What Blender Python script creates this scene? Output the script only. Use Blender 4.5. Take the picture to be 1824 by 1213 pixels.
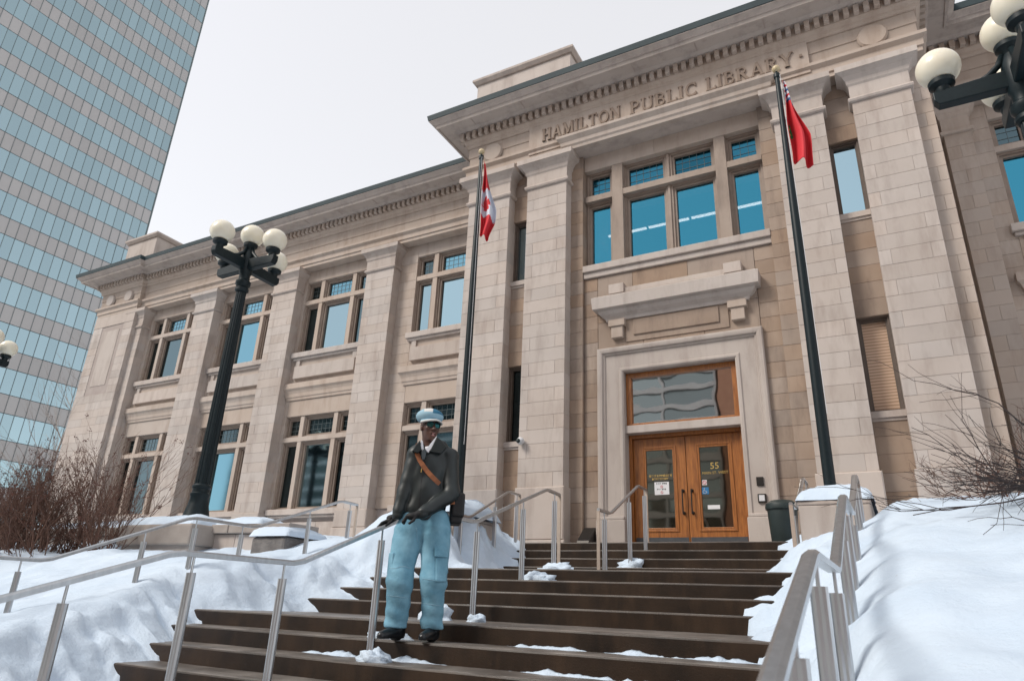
import bpy, bmesh, math, random
import numpy as np
from mathutils import Vector, Matrix, noise as mnoise
random.seed(7)
for o in list(bpy.data.objects): bpy.data.objects.remove(o)
scene = bpy.context.scene
COL = scene.collection
# ---------------------------------------------------------------- camera
F_PX = 1209.06; IMG_W, IMG_H = 1824.0, 1213.0
YAW, PITCH, ROLL = (math.radians(a) for a in (-29.2358, 21.3, 2.3877))
FWD = Vector((math.sin(YAW)*math.cos(PITCH), math.cos(YAW)*math.cos(PITCH), math.sin(PITCH)))
RT = Vector((math.cos(YAW), -math.sin(YAW), 0)); UPV = RT.cross(FWD)
CR = RT*math.cos(ROLL) + UPV*math.sin(ROLL); CU = -RT*math.sin(ROLL) + UPV*math.cos(ROLL)
cam_data = bpy.data.cameras.new('camera'); cam = bpy.data.objects.new('camera', cam_data); COL.objects.link(cam)
cam.matrix_world = Matrix(((CR.x, CU.x, -FWD.x, 0), (CR.y, CU.y, -FWD.y, 0), (CR.z, CU.z, -FWD.z, 0), (0, 0, 0, 1)))
cam_data.sensor_width = 36; cam_data.lens = F_PX*36/IMG_W
cam_data.clip_start = 0.05; cam_data.clip_end = 2000
cam_data.dof.use_dof = True; cam_data.dof.focus_distance = 7.5; cam_data.dof.aperture_fstop = 3.5
scene.camera = cam
def ray(x, y): return FWD*F_PX + CR*(x-IMG_W/2) - CU*(y-IMG_H/2)
def onY(x, y, Y): d = ray(x, y); return d*(Y/d.y)
def onX(x, y, X): d = ray(x, y); return d*(X/d.x)
# ---------------------------------------------------------------- sky, sun, exposure
SUN_AZ, SUN_EL = math.radians(-141), math.radians(43)     # high thin cloud, soft sun from behind-left of the viewer
world = bpy.data.worlds.new('World'); scene.world = world; world.use_nodes = True
nt = world.node_tree; nt.nodes.clear()
wout = nt.nodes.new('ShaderNodeOutputWorld')
sky = nt.nodes.new('ShaderNodeTexSky'); sky.sky_type = 'NISHITA'; sky.sun_disc = False
sky.sun_elevation = SUN_EL; sky.sun_rotation = SUN_AZ; sky.air_density = 1.0; sky.dust_density = 0.4
hs = nt.nodes.new('ShaderNodeHueSaturation'); hs.inputs['Saturation'].default_value = 0.35
bg = nt.nodes.new('ShaderNodeBackground'); bg.inputs['Strength'].default_value = 0.05
cl = nt.nodes.new('ShaderNodeBackground'); cl.inputs['Color'].default_value = (0.715, 0.70, 0.70, 1); cl.inputs['Strength'].default_value = 0.445
addn = nt.nodes.new('ShaderNodeAddShader')
nt.links.new(sky.outputs[0], hs.inputs['Color']); nt.links.new(hs.outputs[0], bg.inputs['Color'])
nt.links.new(bg.outputs[0], addn.inputs[0]); nt.links.new(cl.outputs[0], addn.inputs[1]); nt.links.new(addn.outputs[0], wout.inputs['Surface'])
sl = bpy.data.lights.new('sun', 'SUN'); sl.energy = 1.5; sl.angle = math.radians(20); sl.color = (1.0, 0.93, 0.84)
sun = bpy.data.objects.new('sun', sl); COL.objects.link(sun)
to_sun = Vector((math.sin(SUN_AZ)*math.cos(SUN_EL), math.cos(SUN_AZ)*math.cos(SUN_EL), math.sin(SUN_EL)))
sun.rotation_euler = to_sun.to_track_quat('Z', 'Y').to_euler(); sun.location = (0, -30, 60)
scene.render.engine = 'CYCLES'
scene.view_settings.view_transform = 'Standard'; scene.view_settings.look = 'None'
scene.view_settings.exposure = 1.0; scene.view_settings.gamma = 1.0
# ---------------------------------------------------------------- materials
M = {}
def new_mat(name):
    m = bpy.data.materials.new(name); m.use_nodes = True; M[name] = m
    return m, m.node_tree, m.node_tree.nodes['Principled BSDF']
def N(t, kind, **kw):
    n = t.nodes.new(kind)
    for k, v in kw.items():
        if k in n.inputs: n.inputs[k].default_value = v
        else: setattr(n, k, v)
    return n
def mixc(t, a, b, fac, typ='MIX'):
    n = t.nodes.new('ShaderNodeMix'); n.data_type = 'RGBA'; n.blend_type = typ
    for idx, v in ((6, a), (7, b)):
        if hasattr(v, 'is_linked'): t.links.new(v, n.inputs[idx])
        else: n.inputs[idx].default_value = (*v, 1)
    if hasattr(fac, 'is_linked'): t.links.new(fac, n.inputs[0])
    else: n.inputs[0].default_value = fac
    return n.outputs[2]
def ramp(t, src, p0, p1, v0=0.0, v1=1.0):
    n = t.nodes.new('ShaderNodeMapRange'); t.links.new(src, n.inputs[0])
    for i, v in enumerate((p0, p1, v0, v1)): n.inputs[i+1].default_value = v
    return n.outputs[0]
def pos_noise(t, scale, stretch=(1, 1, 1), detail=4, rough=0.55):
    g = t.nodes.new('ShaderNodeNewGeometry'); mp = t.nodes.new('ShaderNodeMapping'); mp.inputs['Scale'].default_value = stretch
    t.links.new(g.outputs['Position'], mp.inputs['Vector'])
    n = N(t, 'ShaderNodeTexNoise', Scale=scale, Detail=detail, Roughness=rough); t.links.new(mp.outputs[0], n.inputs['Vector'])
    return n.outputs['Fac']
def add_bump(t, p, h, strength, dist):
    b = N(t, 'ShaderNodeBump', Strength=strength, Distance=dist); t.links.new(h, b.inputs['Height']); t.links.new(b.outputs[0], p.inputs['Normal'])
def surf(name, c1, c2, scale=3, rough=0.8, metal=0.0, bump=0.0, bscale=40, bdist=0.01, rand=0.0, stain=None, stain_amt=0.0, coat=0.0, stretch=(1, 1, 1)):
    m, t, p = new_mat(name)
    col = mixc(t, c1, c2, ramp(t, pos_noise(t, scale, stretch), 0.3, 0.7))
    if stain:
        st = ramp(t, pos_noise(t, 2.2, (1.6, 1.6, 0.35), 6, 0.65), 0.48, 0.76, 0, stain_amt)
        col = mixc(t, col, stain, st)
    if rand:
        oi = t.nodes.new('ShaderNodeObjectInfo')
        hv = t.nodes.new('ShaderNodeHueSaturation'); t.links.new(col, hv.inputs['Color'])
        t.links.new(ramp(t, oi.outputs['Random'], 0, 1, 1-rand, 1+rand), hv.inputs['Value'])
        wn = N(t, 'ShaderNodeTexWhiteNoise'); wn.noise_dimensions = '1D'; t.links.new(oi.outputs['Random'], wn.inputs['W'])
        t.links.new(ramp(t, wn.outputs['Value'], 0, 1, 1-rand*2.2, 1+rand*2.2), hv.inputs['Saturation'])
        col = hv.outputs[0]
    t.links.new(col, p.inputs['Base Color']); p.inputs['Roughness'].default_value = rough; p.inputs['Metallic'].default_value = metal
    if coat: p.inputs['Coat Weight'].default_value = coat
    if bump: add_bump(t, p, pos_noise(t, bscale, stretch, 5, 0.6), bump, bdist)
    return m
surf('stone', (0.475, 0.417, 0.377), (0.43, 0.372, 0.333), 1.3, 0.9, bump=0.35, bscale=70, bdist=0.006, rand=0.065, stain=(0.26, 0.205, 0.175), stain_amt=0.62)
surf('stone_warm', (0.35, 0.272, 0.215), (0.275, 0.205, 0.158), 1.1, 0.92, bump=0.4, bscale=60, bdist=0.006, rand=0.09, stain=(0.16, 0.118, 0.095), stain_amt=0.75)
surf('stone_buff', (0.46, 0.388, 0.335), (0.42, 0.345, 0.29), 1.0, 0.9, bump=0.3, bscale=60, bdist=0.005, rand=0.05, stain=(0.27, 0.20, 0.155), stain_amt=0.6)
surf('stone_cornice', (0.46, 0.40, 0.36), (0.41, 0.35, 0.31), 1.6, 0.92, bump=0.4, bscale=50, bdist=0.007, stain=(0.20, 0.17, 0.155), stain_amt=0.6)
surf('joint', (0.38, 0.325, 0.295), (0.33, 0.275, 0.25), 3, 0.95)
surf('stone_rough', (0.20, 0.185, 0.175), (0.12, 0.11, 0.105), 6, 0.95, bump=0.9, bscale=22, bdist=0.03)
surf('concrete_cap', (0.34, 0.30, 0.27), (0.27, 0.235, 0.21), 4, 0.9, bump=0.4, bscale=60, bdist=0.006)
surf('gutter_green', (0.030, 0.050, 0.056), (0.024, 0.040, 0.046), 2, 0.7)
surf('frame_wood', (0.30, 0.235, 0.19), (0.24, 0.185, 0.15), 5, 0.6, bump=0.1, bscale=80, bdist=0.003)
surf('roof_grey', (0.30, 0.29, 0.28), (0.24, 0.23, 0.225), 1, 0.9)
surf('black_iron', (0.0075, 0.016, 0.019), (0.005, 0.011, 0.014), 20, 0.42, bump=0.15, bscale=120, bdist=0.002)
M['black_iron'].node_tree.nodes['Principled BSDF'].inputs['Specular IOR Level'].default_value = 0.25
surf('steel', (0.56, 0.575, 0.59), (0.46, 0.47, 0.485), 30, 0.36, metal=1.0, stretch=(1, 1, 0.1))
surf('steel_plate', (0.60, 0.50, 0.42), (0.52, 0.43, 0.36), 20, 0.42, metal=0.75)
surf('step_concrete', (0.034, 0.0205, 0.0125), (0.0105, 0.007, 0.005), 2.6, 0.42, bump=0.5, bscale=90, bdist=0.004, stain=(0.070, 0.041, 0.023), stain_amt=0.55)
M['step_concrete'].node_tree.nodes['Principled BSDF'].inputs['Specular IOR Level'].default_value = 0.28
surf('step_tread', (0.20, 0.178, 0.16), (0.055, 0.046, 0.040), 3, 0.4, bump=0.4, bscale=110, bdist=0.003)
surf('bark', (0.17, 0.088, 0.060), (0.075, 0.042, 0.032), 12, 0.9)
surf('bark_grey', (0.022, 0.021, 0.024), (0.045, 0.028, 0.025), 9, 0.9)
surf('bark_pale', (0.40, 0.36, 0.33), (0.28, 0.25, 0.23), 9, 0.9)
surf('dry_leaf', (0.13, 0.045, 0.030), (0.075, 0.035, 0.025), 14, 0.85)
surf('brick_red', (0.45, 0.25, 0.165), (0.40, 0.21, 0.14), 2, 0.9, rand=0.05)
surf('snowy_street', (0.66, 0.66, 0.66), (0.42, 0.41, 0.40), 0.3, 0.9)  # snow-dusted street, paled to bounce light up to the soffits
surf('panel_white', (0.55, 0.55, 0.54), (0.48, 0.48, 0.48), 1, 0.6)
surf('lid_green', (0.018, 0.030, 0.030), (0.012, 0.022, 0.023), 5, 0.5)
surf('paper', (0.72, 0.72, 0.73), (0.68, 0.68, 0.7), 4, 0.8)
surf('gold', (0.50, 0.34, 0.10), (0.42, 0.28, 0.08), 10, 0.4)
surf('ink_red', (0.5, 0.04, 0.05), (0.45, 0.04, 0.05), 4, 0.7)
surf('ink_black', (0.03, 0.03, 0.03), (0.03, 0.03, 0.03), 4, 0.7)
surf('sign_blue', (0.02, 0.17, 0.38), (0.02, 0.15, 0.34), 4, 0.5)
surf('white_plastic', (0.62, 0.62, 0.63), (0.58, 0.58, 0.6), 4, 0.4)
surf('bronze', (0.045, 0.040, 0.036), (0.03, 0.027, 0.025), 10, 0.4, metal=0.6)
surf('kick_metal', (0.10, 0.105, 0.115), (0.075, 0.08, 0.088), 8, 0.45, metal=0.6)
def wood_mat():
    m, t, p = new_mat('oak')
    g = pos_noise(t, 7, (6, 6, 0.5), 8, 0.65)
    col = mixc(t, (0.40, 0.15, 0.038), (0.19, 0.064, 0.016), ramp(t, g, 0.35, 0.68))
    t.links.new(col, p.inputs['Base Color']); p.inputs['Roughness'].default_value = 0.35; p.inputs['Coat Weight'].default_value = 0.35
    add_bump(t, p, g, 0.25, 0.004)
wood_mat()
def snow_mat():
    m, t, p = new_mat('snow')
    n = pos_noise(t, 1.5, (1, 1, 1), 6, 0.6); d = pos_noise(t, 9, (1, 1, 1), 8, 0.7)
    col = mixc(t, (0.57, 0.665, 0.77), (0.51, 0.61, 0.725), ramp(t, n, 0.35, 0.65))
    col = mixc(t, col, (0.36, 0.33, 0.31), ramp(t, d, 0.66, 0.78, 0, 0.5))
    t.links.new(col, p.inputs['Base Color']); p.inputs['Roughness'].default_value = 0.75
    p.inputs['Subsurface Weight'].default_value = 0.0
    add_bump(t, p, pos_noise(t, 17, (1, 1, 1), 10, 0.7), 0.45, 0.04)
snow_mat()
def glass_mat(name, tint, rough=0.03, rand=0.0, wob=0.0, wscale=1.5, metal=1.0):
    """mirror-like glass"""
    m, t, p = new_mat(name)
    if rand:
        oi = t.nodes.new('ShaderNodeObjectInfo'); hv = t.nodes.new('ShaderNodeHueSaturation'); hv.inputs['Color'].default_value = (*tint, 1)
        t.links.new(ramp(t, oi.outputs['Random'], 0, 1, 1-rand, 1+rand), hv.inputs['Value'])
        t.links.new(hv.outputs[0], p.inputs['Base Color'])
    else: p.inputs['Base Color'].default_value = (*tint, 1)
    p.inputs['Metallic'].default_value = metal; p.inputs['Roughness'].default_value = rough
    if wob: add_bump(t, p, pos_noise(t, wscale, (1, 1, 1), 1, 0.4), wob, 0.05)
glass_mat('glass_blue', (0.048, 0.245, 0.35), 0.04, 0.10)  # blue of the reflected sky painted into the glass colour
def see_through(name, f):
    m = M[name]; t = m.node_tree; p = t.nodes['Principled BSDF']; o = t.nodes['Material Output']
    tr = t.nodes.new('ShaderNodeBsdfTransparent'); mx = t.nodes.new('ShaderNodeMixShader'); mx.inputs[0].default_value = f
    t.links.new(p.outputs[0], mx.inputs[1]); t.links.new(tr.outputs[0], mx.inputs[2]); t.links.new(mx.outputs[0], o.inputs['Surface'])
glass_mat('glass_room', (0.048, 0.245, 0.35), 0.04, 0.06); see_through('glass_room', 0.22)
m_, t_, p_ = new_mat('tube_light'); p_.inputs['Emission Color'].default_value = (1, 0.97, 0.92, 1); p_.inputs['Emission Strength'].default_value = 5.0
surf('room_dark', (0.045, 0.10, 0.125), (0.04, 0.09, 0.115), 1, 0.9)
glass_mat('glass_pale', (0.30, 0.42, 0.47), 0.05, 0.3, 0.03, 1.0)
glass_mat('glass_sky', (0.14, 0.285, 0.355), 0.05, 0.2, 0.03, 1.0)
glass_mat('glass_lead', (0.022, 0.105, 0.155), 0.08, 0.4)
glass_mat('glass_grey', (0.26, 0.30, 0.30), 0.06, 0.3)
glass_mat('glass_dark', (0.085, 0.125, 0.14), 0.06, 0.5)
glass_mat('glass_tower', (0.315, 0.425, 0.46), 0.10, 0.07, 0.04, 0.5)
glass_mat('glass_wavy', (0.60, 0.58, 0.56), 0.02, 0, 0.05, 1.8)
glass_mat('glass_door', (0.24, 0.215, 0.175), 0.03, 0, 0.04, 2.0)
def brick_reflection_mat():
    m, t, p = new_mat('brick_reflection_pane')  # sunlit brick mirrored in the slit window, painted as tan bands
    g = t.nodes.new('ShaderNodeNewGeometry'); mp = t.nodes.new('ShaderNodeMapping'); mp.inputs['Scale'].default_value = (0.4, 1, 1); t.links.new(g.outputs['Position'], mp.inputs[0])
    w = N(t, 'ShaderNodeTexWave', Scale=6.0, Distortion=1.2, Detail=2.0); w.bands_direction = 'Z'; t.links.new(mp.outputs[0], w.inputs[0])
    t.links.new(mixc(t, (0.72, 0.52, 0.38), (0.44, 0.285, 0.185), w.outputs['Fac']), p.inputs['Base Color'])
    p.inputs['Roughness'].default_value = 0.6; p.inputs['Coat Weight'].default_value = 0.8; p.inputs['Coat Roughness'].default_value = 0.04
brick_reflection_mat()
surf('spandrel', (0.40, 0.388, 0.385), (0.37, 0.362, 0.36), 0.05, 0.4, metal=0.2, rand=0.06)
surf('mullion_dark', (0.11, 0.14, 0.145), (0.10, 0.13, 0.135), 1, 0.5)
def globe_mat():
    m, t, p = new_mat('globe_milk')
    p.inputs['Base Color'].default_value = (0.78, 0.73, 0.60, 1); p.inputs['Roughness'].default_value = 0.3
    p.inputs['Subsurface Weight'].default_value = 0.35; p.inputs['Subsurface Radius'].default_value = (0.12, 0.11, 0.08); p.inputs['Coat Weight'].default_value = 0.2
globe_mat()
# ---------------------------------------------------------------- helpers
def link(o, parent=None):
    COL.objects.link(o)
    if parent is not None:
        o.parent = parent
        o.matrix_parent_inverse = Matrix.Translation(-Vector(parent.location)) if parent.parent is None else Matrix.Translation(-Vector(parent.location))
    return o
def tag(o, label=None, cat=None, group=None, kind=None):
    for k, v in (('label', label), ('category', cat), ('group', group), ('kind', kind)):
        if v: o[k] = v
    return o
def thing(name, label, cat, loc=(0, 0, 0), group=None, kind=None):
    o = bpy.data.objects.new(name, None); o.empty_display_size = 0.2; o.location = loc; link(o)
    return tag(o, label, cat, group, kind)
class MB:
    """collects geometry in world coordinates, then links it as one mesh object"""
    def __init__(s): s.v = []; s.f = []; s.mi = []; s.cur = 0
    def add(s, vs, fs):
        b = len(s.v); s.v += [tuple(p) for p in vs]; s.f += [tuple(i+b for i in q) for q in fs]; s.mi += [s.cur]*len(fs); return s
    def box(s, x0, x1, y0, y1, z0, z1):
        return s.add([(x0, y0, z0), (x1, y0, z0), (x1, y1, z0), (x0, y1, z0), (x0, y0, z1), (x1, y0, z1), (x1, y1, z1), (x0, y1, z1)],
                     [(0, 3, 2, 1), (4, 5, 6, 7), (0, 1, 5, 4), (1, 2, 6, 5), (2, 3, 7, 6), (3, 0, 4, 7)])
    def cbox(s, x0, x1, y0, y1, z0, z1, c=0.01):
        """box with chamfered front (-Y) edges"""
        return s.add([(x0, y1, z0), (x1, y1, z0), (x1, y1, z1), (x0, y1, z1), (x0, y0+c, z0), (x1, y0+c, z0), (x1, y0+c, z1), (x0, y0+c, z1),
                      (x0+c, y0, z0+c), (x1-c, y0, z0+c), (x1-c, y0, z1-c), (x0+c, y0, z1-c)],
                     [(0, 3, 2, 1), (0, 1, 5, 4), (1, 2, 6, 5), (2, 3, 7, 6), (3, 0, 4, 7), (4, 5, 9, 8), (5, 6, 10, 9), (6, 7, 11, 10), (7, 4, 8, 11), (8, 9, 10, 11)])
    def sweep(s, path, prof, caps=True):
        """profile [(outward, z)] carried round a plan polyline [(x, y)] with mitred corners; outward = right of travel"""
        n = len(path); off = []
        for i in range(n):
            def nrm(a, b):
                d = Vector((b[0]-a[0], b[1]-a[1])).normalized(); return Vector((d.y, -d.x))
            n1 = nrm(path[max(i-1, 0)], path[max(i-1, 0)+1]); n2 = nrm(path[min(i, n-2)], path[min(i, n-2)+1])
            off.append((n1+n2)/(1+n1.dot(n2)))
        k = len(prof); vs = [(path[i][0]+off[i].x*o, path[i][1]+off[i].y*o, z) for i in range(n) for o, z in prof]
        fs = [(i*k+j, i*k+(j+1) % k, (i+1)*k+(j+1) % k, (i+1)*k+j) for i in range(n-1) for j in range(k)]
        if caps: fs += [tuple(range(k))[::-1], tuple((n-1)*k+j for j in range(k))]
        return s.add(vs, fs)
    def tube(s, pts, rad, seg=8, caps=True):
        pts = [Vector(p) for p in pts]; n = len(pts)
        if not hasattr(rad, '__len__'): rad = [rad]*n
        vs = []; up = None
        for i in range(n):
            d = (pts[min(i+1, n-1)]-pts[max(i-1, 0)]).normalized()
            if up is None: up = Vector((0, 0, 1)) if abs(d.z) < 0.9 else Vector((1, 0, 0))
            a = d.cross(up)
            if a.length < 1e-4: a = d.cross(Vector((0.3, 1, 0.1)))
            a.normalize(); b = a.cross(d); up = b
            for j in range(seg):
                t = 2*math.pi*j/seg; vs.append(pts[i]+a*(math.cos(t)*rad[i])+b*(math.sin(t)*rad[i]))
        fs = [(i*seg+j, i*seg+(j+1) % seg, (i+1)*seg+(j+1) % seg, (i+1)*seg+j) for i in range(n-1) for j in range(seg)]
        if caps: fs += [tuple(range(seg))[::-1], tuple((n-1)*seg+j for j in range(seg))]
        return s.add(vs, fs)
    def lathe(s, c, prof, seg=24, flute=0.0, nfl=16):
        """prof [(r, z)] turned about the vertical through c"""
        vs = []
        for r_, z in prof:
            for j in range(seg):
                t = 2*math.pi*j/seg; rr = r_*(1-flute*abs(math.cos(t*nfl/2))) if flute else r_
                vs.append((c[0]+rr*math.cos(t), c[1]+rr*math.sin(t), c[2]+z))
        k = len(prof)
        fs = [(i*seg+j, i*seg+(j+1) % seg, (i+1)*seg+(j+1) % seg, (i+1)*seg+j) for i in range(k-1) for j in range(seg)]
        fs += [tuple(range(seg))[::-1], tuple((k-1)*seg+j for j in range(seg))]
        return s.add(vs, fs)
    def ball(s, c, r_, seg=24, rings=14, sz=1.0):
        vs = [(c[0]+r_*math.sin(math.pi*i/rings)*math.cos(2*math.pi*j/seg), c[1]+r_*math.sin(math.pi*i/rings)*math.sin(2*math.pi*j/seg), c[2]-sz*r_*math.cos(math.pi*i/rings)) for i in range(rings+1) for j in range(seg)]
        return s.add(vs, [(i*seg+j, i*seg+(j+1) % seg, (i+1)*seg+(j+1) % seg, (i+1)*seg+j) for i in range(rings) for j in range(seg)])
    def build(s, name, mats, parent=None, smooth=False, kind=None, bevel=0):
        me = bpy.data.meshes.new(name); me.from_pydata(s.v, [], s.f)
        mats = [mats] if isinstance(mats, str) else mats
        for m in mats: me.materials.append(M[m])
        if len(mats) > 1: me.polygons.foreach_set('material_index', s.mi)
        if smooth: me.polygons.foreach_set('use_smooth', [True]*len(me.polygons))
        bm = bmesh.new(); bm.from_mesh(me); bmesh.ops.remove_doubles(bm, verts=bm.verts, dist=1e-5); bmesh.ops.recalc_face_normals(bm, faces=bm.faces); bm.to_mesh(me); bm.free()
        o = bpy.data.objects.new(name, me); link(o, parent)
        if kind: o['kind'] = kind
        if bevel:
            b = o.modifiers.new('bevel', 'BEVEL'); b.width = bevel; b.segments = 2; b.limit_method = 'ANGLE'
        return o
_blockmesh = {}
def block(name, parent, x0, x1, y0, y1, z0, z1, mat, c=0.0035):
    """one stone with its own edges; alike stones share mesh data"""
    w, d, h = (round(v, 3) for v in (x1-x0, y1-y0, z1-z0)); key = (w, d, h, mat, c)
    if key not in _blockmesh:
        mb = MB().cbox(-w/2, w/2, -d/2, d/2, -h/2, h/2, c)
        me = bpy.data.meshes.new(name); me.from_pydata(mb.v, [], mb.f); me.materials.append(M[mat]); _blockmesh[key] = me
    o = bpy.data.objects.new(name, _blockmesh[key]); o.location = ((x0+x1)/2, (y0+y1)/2, (z0+z1)/2)
    return link(o, parent)
def shade_auto(o, ang=35):
    o.data.polygons.foreach_set('use_smooth', [True]*len(o.data.polygons))
    o.data.set_sharp_from_angle(angle=math.radians(ang)); return o
# ================================================================ the library
YP, YS, YC, YB, YD = 11.64, 11.91, 11.91, 11.99, 12.25      # main block: pilaster face, slit bays, strips, door wall, door leaves
WP, WW = 13.42, 13.72                                       # wings: pilaster face, wall face
PV = 13.27                                                  # end pavilion face
ZL = 0.984                                                  # top landing
ZP, ZCAP, ZARCH = 2.11, 8.83, 9.56
lib = thing('library_building', 'pale stone library with tall pilasters, dentil cornice and oak double doors', 'building', (-3.13, 12.0, ZL))
core = MB()
core.box(-25.45, 14.0, WW+0.42, 30, -0.5, 10.9)
core.box(-7.75, 1.35, YD+0.22, WW+0.5, 0.5, 6.45).box(-7.75, 1.35, YD+0.22, WW+0.5, 9.3, 10.9).box(-7.75, -5.15, YD+0.22, WW+0.5, 6.45, 9.3).box(-1.1, 1.35, YD+0.22, WW+0.5, 6.45, 9.3)
core.box(-25.45, -23.4, PV+0.03, WW+0.5, -0.5, 10.5)
core.build('wall_core', 'joint', lib)
# entablature carried round the whole plan
EPATH = [(-25.6, 24), (-25.6, PV), (-23.2, PV), (-23.2, WP), (-7.95, WP), (-7.95, YP), (1.68, YP), (1.68, WP), (14, WP)]
MB().sweep(EPATH, [(-0.35, 9.56), (0.0, 9.56), (0.0, 9.66), (0.03, 9.665), (0.03, 9.80), (0.10, 9.86), (0.10, 9.93), (0.0, 9.94), (-0.35, 9.94)]).build('architrave', 'stone_buff', lib)
MB().sweep(EPATH, [(-0.35, 9.94), (-0.02, 9.94), (-0.02, 10.22), (0.0, 10.225), (0.0, 10.50), (-0.35, 10.50)]).build('frieze', 'stone_buff', lib)
ent = MB().sweep(EPATH, [(-0.35, 10.50), (0.03, 10.50), (0.06, 10.54), (0.06, 10.60), (0.12, 10.67), (0.12, 10.88), (-0.35, 10.88)]).build('dentil_band', 'stone_buff', lib)
cor = MB().sweep(EPATH, [(-0.35, 10.88), (0.25, 10.88), (0.30, 10.93), (0.58, 10.93), (0.58, 10.905), (0.62, 10.905), (0.63, 10.985), (0.66, 10.99), (0.67, 11.01), (0.74, 11.06), (0.76, 11.07), (0.76, 11.09), (-0.35, 11.09)]).build('cornice', 'stone_cornice', lib)
MB().sweep(EPATH, [(0.3, 11.092), (0.775, 11.092), (0.80, 11.225), (0.3, 11.26)]).build('roof_gutter', 'gutter_green', cor)
sp = MB()                                                    # joints between the soffit slabs
for x in [v*1.35-7.6 for v in range(7)]: sp.box(x-0.012, x+0.012, YP-0.57, YP-0.31, 10.921, 10.936)
for x in [v*1.35-22.9 for v in range(11)]: sp.box(x-0.012, x+0.012, WP-0.57, WP-0.31, 10.921, 10.936)
sp.build('soffit_joint', 'joint', cor, kind='stuff')
def dentils(x0, x1, yf):
    n = int(round((x1-x0)/0.172)); st = (x1-x0)/n
    for i in range(n):
        x = x0+(i+0.25)*st
        block('dentil', ent, x, x+0.095, yf-0.225, yf-0.118, 10.695, 10.868, 'stone_buff', 0.004)
dentils(-8.15, 1.88, YP); dentils(-23.0, -8.2, WP); dentils(-25.8, -23.0, PV); dentils(1.95, 5.6, WP)
for k in range(9):                                           # dentils on the two returns of the main block
    y = YP-0.1+k*0.172
    block('dentil', ent, -8.175, -8.068, y, y+0.095, 10.695, 10.868, 'stone_buff', 0.004)
    block('dentil', ent, 1.798, 1.905, y, y+0.095, 10.695, 10.868, 'stone_buff', 0.004)
MB().box(-25.3, 14, 14.2, 30, 11.2, 11.5).box(-7.6, 1.2, 12.3, 14.5, 11.2, 11.5).build('roof', 'roof_grey', lib)
for (x0, x1, y0, y1, z1) in ((-8.75, -5.85, 13.0, 15.5, 13.9), (-25.7, -23.9, 13.75, 15.5, 13.0), (-0.4, 2.5, 13.0, 15.5, 13.9)):
    bl = MB().box(x0, x1, y0, y1, 11.1, z1).build('roof_block', 'stone', lib)
    MB().sweep([(x0, y1), (x0, y0), (x1, y0), (x1, y1)], [(-0.3, z1), (0.05, z1), (0.12, z1+0.09), (0.12, z1+0.16), (-0.3, z1+0.2)]).build('coping', 'stone_cornice', bl)
    MB().box(x0-0.12, x0, y0+0.2, y1, 11.1, z1-0.35).build('buttress', 'stone', bl)
# ---------------------------------------------------------------- pilasters
def courses(parent, x0, x1, yf, depth, z0, z1, mat, ch=0.28, split=None, skip=0, gap=0.0035):
    n = max(1, int(round((z1-z0)/ch))); h = (z1-z0)/n
    for i in range(n):
        a, b = z0+i*h, z0+(i+1)*h
        cuts = [x0, x1]
        if split and (i+skip) % 2 == 0: cuts = [x0]+[x0+(x1-x0)*s for s in split]+[x1]
        for u, v in zip(cuts[:-1], cuts[1:]):
            j = random.uniform(-0.002, 0.002)
            block('stone_block', parent, u+(gap/2 if u > x0 else 0), v-(gap/2 if v < x1 else 0), yf+j, yf+depth, a+gap/2, b-gap/2, mat)
def pilaster(x0, x1, yf, yb, zb, split, mat='stone', cap=0.2, plinth=True):
    p = MB().box(x0+0.006, x1-0.006, yf+0.007, yb+0.25, zb, ZARCH).build('pilaster', 'joint', lib)
    d = yb+0.2-yf
    courses(p, x0, x1, yf, d, ZP, ZCAP, mat, 0.279, split)
    if plinth:
        block('plinth_stone', p, x0-0.035, x1+0.035, yf-0.035, yb+0.2, zb+0.46, ZP, mat, 0.02)
        block('plinth_stone', p, x0-0.06, x1+0.06, yf-0.06, yb+0.2, zb, zb+0.455, mat, 0.015)
    path = [(x0, yb+0.1), (x0, yf), (x1, yf), (x1, yb+0.1)]
    MB().sweep(path, [(-0.1, ZCAP), (0.0, ZCAP), (0.045, ZCAP+0.012), (0.06, ZCAP+0.05), (0.045, ZCAP+0.085), (0.015, ZCAP+0.095), (0.015, ZCAP+0.36), (0.04, ZCAP+0.40),
        (0.05, ZCAP+0.47), (0.10, ZCAP+0.55), (cap-0.02, ZCAP+0.60), (cap, ZCAP+0.605), (cap, ZARCH-0.004), (-0.1, ZARCH-0.004)]).build('capital', mat, p)
    return p
pilaster(-7.84, -6.74, YP, YS, ZL-0.3, (0.2, 0.8))
pilaster(-6.27, -5.30, YP, YS, ZL-0.3, (0.18, 0.78))
pilaster(-0.93, -0.06, YP, YS, ZL-0.3, (0.22, 0.8))
pilaster(0.43, 1.37, YP, YS, ZL-0.3, (0.19, 0.8))
for c in (-11.95, -15.74, -19.5): pilaster(c-0.5, c+0.5, WP, WW, 1.2, (0.24, 0.8), cap=0.17)
pilaster(-23.6, -22.85, WP, WW, 1.2, (0.5,), cap=0.17)
pilaster(1.94, 2.38, WP, WW, 1.2, (0.5,), mat='stone_buff', cap=0.17)
pilaster(5.6, 6.6, WP, WW, 1.2, (0.24, 0.8), cap=0.17)
q = MB().box(1.36, 1.64, YS-0.05, WW+0.3, 1.0, 9.6).build('quoin_pier', 'stone_buff', lib)
courses(q, 1.36, 1.66, YS-0.06, 0.3, 1.3, 9.5, 'stone_buff', 0.279, (0.55,))
q = MB().box(1.6, 2.0, WW-0.02, WW+0.3, 1.0, 9.6).build('quoin_pier', 'stone_buff', lib)
q = MB().box(-7.83, -7.7, YP+0.25, WW, 1.0, 9.6).build('side_wall', 'stone', lib)
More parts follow.
